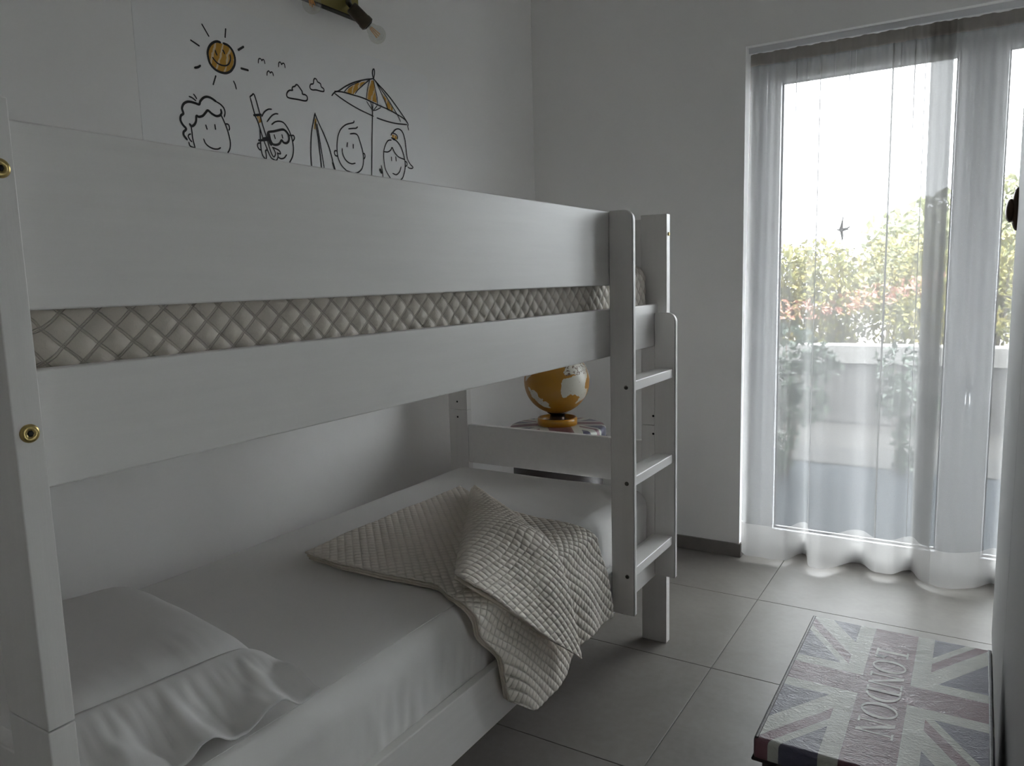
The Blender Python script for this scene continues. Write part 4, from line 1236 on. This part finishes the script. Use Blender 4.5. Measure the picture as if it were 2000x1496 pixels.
def trunk(x0, x1, y0, y1, zt, label, text, lid_h=0.052):
    r = empty('storage_trunk', ((x0 + x1) / 2, (y0 + y1) / 2, 0), label, 'trunk')
    ins = 0.014
    box('body', (x0 + ins, y0 + ins, 0.0), (x1 - ins, y1 - ins, zt - lid_h), MT['trunkdark'], r, 0.006)
    cx, cy = (x0 + x1) / 2, (y0 + y1) / 2
    fm = flag_mat('union_flag_print', (y1 - y0) / 2, (x1 - x0) / 2)
    # padded lid: slightly crowned top
    bm = bmesh.new()
    add_box(bm, (x0, y0, zt - lid_h), (x1, y1, zt - 0.004), 0.009, 3)
    lid = from_bm('lid', bm, fm, r, True)
    lid.modifiers.new('wn', 'WEIGHTED_NORMAL')
    recenter(lid, (cx, cy, zt))
    bm = bmesh.new()
    zz = zt - lid_h + 0.003
    tube(bm, [(x0 + 0.001, y0 + 0.001, zz), (x1 - 0.001, y0 + 0.001, zz)], 0.0035, 8); tube(bm, [(x0 + 0.001, y1 - 0.001, zz), (x1 - 0.001, y1 - 0.001, zz)], 0.0035, 8)
    tube(bm, [(x0 + 0.001, y0, zz), (x0 + 0.001, y1, zz)], 0.0035, 8); tube(bm, [(x1 - 0.001, y0, zz), (x1 - 0.001, y1, zz)], 0.0035, 8)
    from_bm('lid_piping', bm, MT['trunkdark'], lid, True)
    for bx in (x0 + 0.002, x1 - 0.010):
        box('edge_binding', (bx, y0 + 0.004, zt - 0.010), (bx + 0.008, y1 - 0.004, zt - 0.0030), MT['trunkdark'], lid, 0.002)
    if text:
        hgt = 0.068
        tot = sum(letter_polys(c)[1] for c in text) * hgt * 1.12
        a = cy + tot / 2
        for c in text:
            polys, w = letter_polys(c)
            bm = bmesh.new()
            for q, poly in enumerate(polys):
                bm.faces.new([bm.verts.new((cx - hgt / 2 + py * hgt, a - px * hgt * 1.12, zt - 0.0036 + 0.00001 * q)) for px, py in poly])
            o = from_bm('letter', bm, MT['letter'], lid)
            a -= w * hgt * 1.12
        # worn mark beside the first letters
        bm = bmesh.new()
        pts = [(0, 0), (0.010, 0.006), (0.022, 0.004), (0.034, 0.010), (0.026, -0.004), (0.018, -0.009), (0.008, -0.006)]
        bm.faces.new([bm.verts.new((cx - 0.036 + px * 0.9, y1 - 0.155 + py, zt - 0.0034)) for px, py in pts])
        from_bm('worn_mark', bm, MT['trunkdark'], lid)
    return r
trunk(-0.341, 0.064, 1.415, 2.040, 0.384, 'low storage trunk with faded union flag lid lettered LONDON beside the wardrobe', 'LONDON')
# round drum stool in the corner
DC = Vector((-1.490, 2.760, 0.0)); DR = 0.203; DZ = 0.683
ds = empty('drum_stool', DC, 'round union flag drum stool in the room corner beyond the foot of the bed', 'stool')
lathe_obj('body', DC, (0, 0, 1), [(0, 0), (0, DR - 0.018), (0.004, DR - 0.014), (DZ - 0.06, DR - 0.014), (DZ - 0.055, 0)], MT['trunkdark'], ds, 56)
bm = bmesh.new()
lathe(bm, DC + Vector((0, 0, DZ - 0.056)), (0, 0, 1), [(0, 0), (0, DR - 0.003), (0.003, DR), (0.040, DR), (0.049, DR - 0.006), (0.053, DR - 0.018), (0.056, DR * 0.5), (0.056, 0)], 64)
bmesh.ops.rotate(bm, cent=(DC.x, DC.y, 0), matrix=Matrix.Rotation(0.0, 3, 'Z'), verts=bm.verts)
lid = from_bm('lid', bm, flag_mat('round_union_flag_print', DR, DR), ds, True)
recenter(lid, (DC.x, DC.y, DZ))
lid.rotation_euler.z = 0.6
bm = bmesh.new()
tube(bm, [DC + Vector((DR * math.cos(a), DR * math.sin(a), DZ - 0.052)) for a in [2 * PI * k_ / 48 for k_ in range(49)]], 0.0035, 8)
from_bm('lid_piping', bm, MT['trunkdark'], ds, True)

# ------------------------------------------------------------------ globe
gb = empty('globe', (-1.490, 2.755, 0.683), 'ochre desk globe with cream continents on the corner trunk', 'globe')
GC = Vector((-1.490, 2.760, 0.866)); GR = 0.136
bm = bmesh.new()
bmesh.ops.create_uvsphere(bm, u_segments=64, v_segments=32, radius=GR)
bmesh.ops.translate(bm, vec=GC, verts=bm.verts)
go = from_bm('globe_ball', bm, MT['globe'], gb, True)
recenter(go, GC)
lathe_obj('base_ring', (GC.x, GC.y, 0.683), (0, 0, 1), [(0, 0.072), (0.0, 0.083), (0.026, 0.083), (0.030, 0.080), (0.030, 0.075), (0.004, 0.072), (0.0, 0.072)], MT['ochre'], gb, 48)
lathe_obj('base_dish', (GC.x, GC.y, 0.683), (0, 0, 1), [(0, 0), (0, 0.074), (0.010, 0.073), (0.014, 0.05), (0.022, 0.034), (0.042, 0.030), (0.046, 0.036), (0.052, 0.044), (0.052, 0)], MT['bronze'], gb, 40)

# ------------------------------------------------------------------ wardrobe
wd = empty('wardrobe', (0.39, 2.0, 0), 'tall white wardrobe with dark bronze handle at the right edge', 'wardrobe')
WF = 0.085
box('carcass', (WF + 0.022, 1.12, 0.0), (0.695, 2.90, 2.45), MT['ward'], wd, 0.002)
kn = []
for q, (y0, y1) in enumerate(((1.12, 2.008), (2.012, 2.90))):
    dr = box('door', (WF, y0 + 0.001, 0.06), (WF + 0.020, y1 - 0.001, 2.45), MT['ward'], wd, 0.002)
    yk = y1 - 0.045 if q == 1 else y0 + 0.045
    bm = bmesh.new()
    bmesh.ops.create_uvsphere(bm, u_segments=28, v_segments=16, radius=1.0)
    for v in bm.verts: v.co = Vector((WF - 0.001 + v.co.x * 0.017, yk + v.co.y * 0.026, 1.462 + v.co.z * 0.066))
    kb = from_bm('handle_plate', bm, MT['bronze'], dr, True)
    bm = bmesh.new()
    bmesh.ops.create_uvsphere(bm, u_segments=28, v_segments=16, radius=1.0)
    for v in bm.verts: v.co = Vector((WF - 0.018 + v.co.x * 0.015, yk + v.co.y * 0.024, 1.458 + v.co.z * 0.036))
    from_bm('handle_grip', bm, MT['bronze'], dr, True)
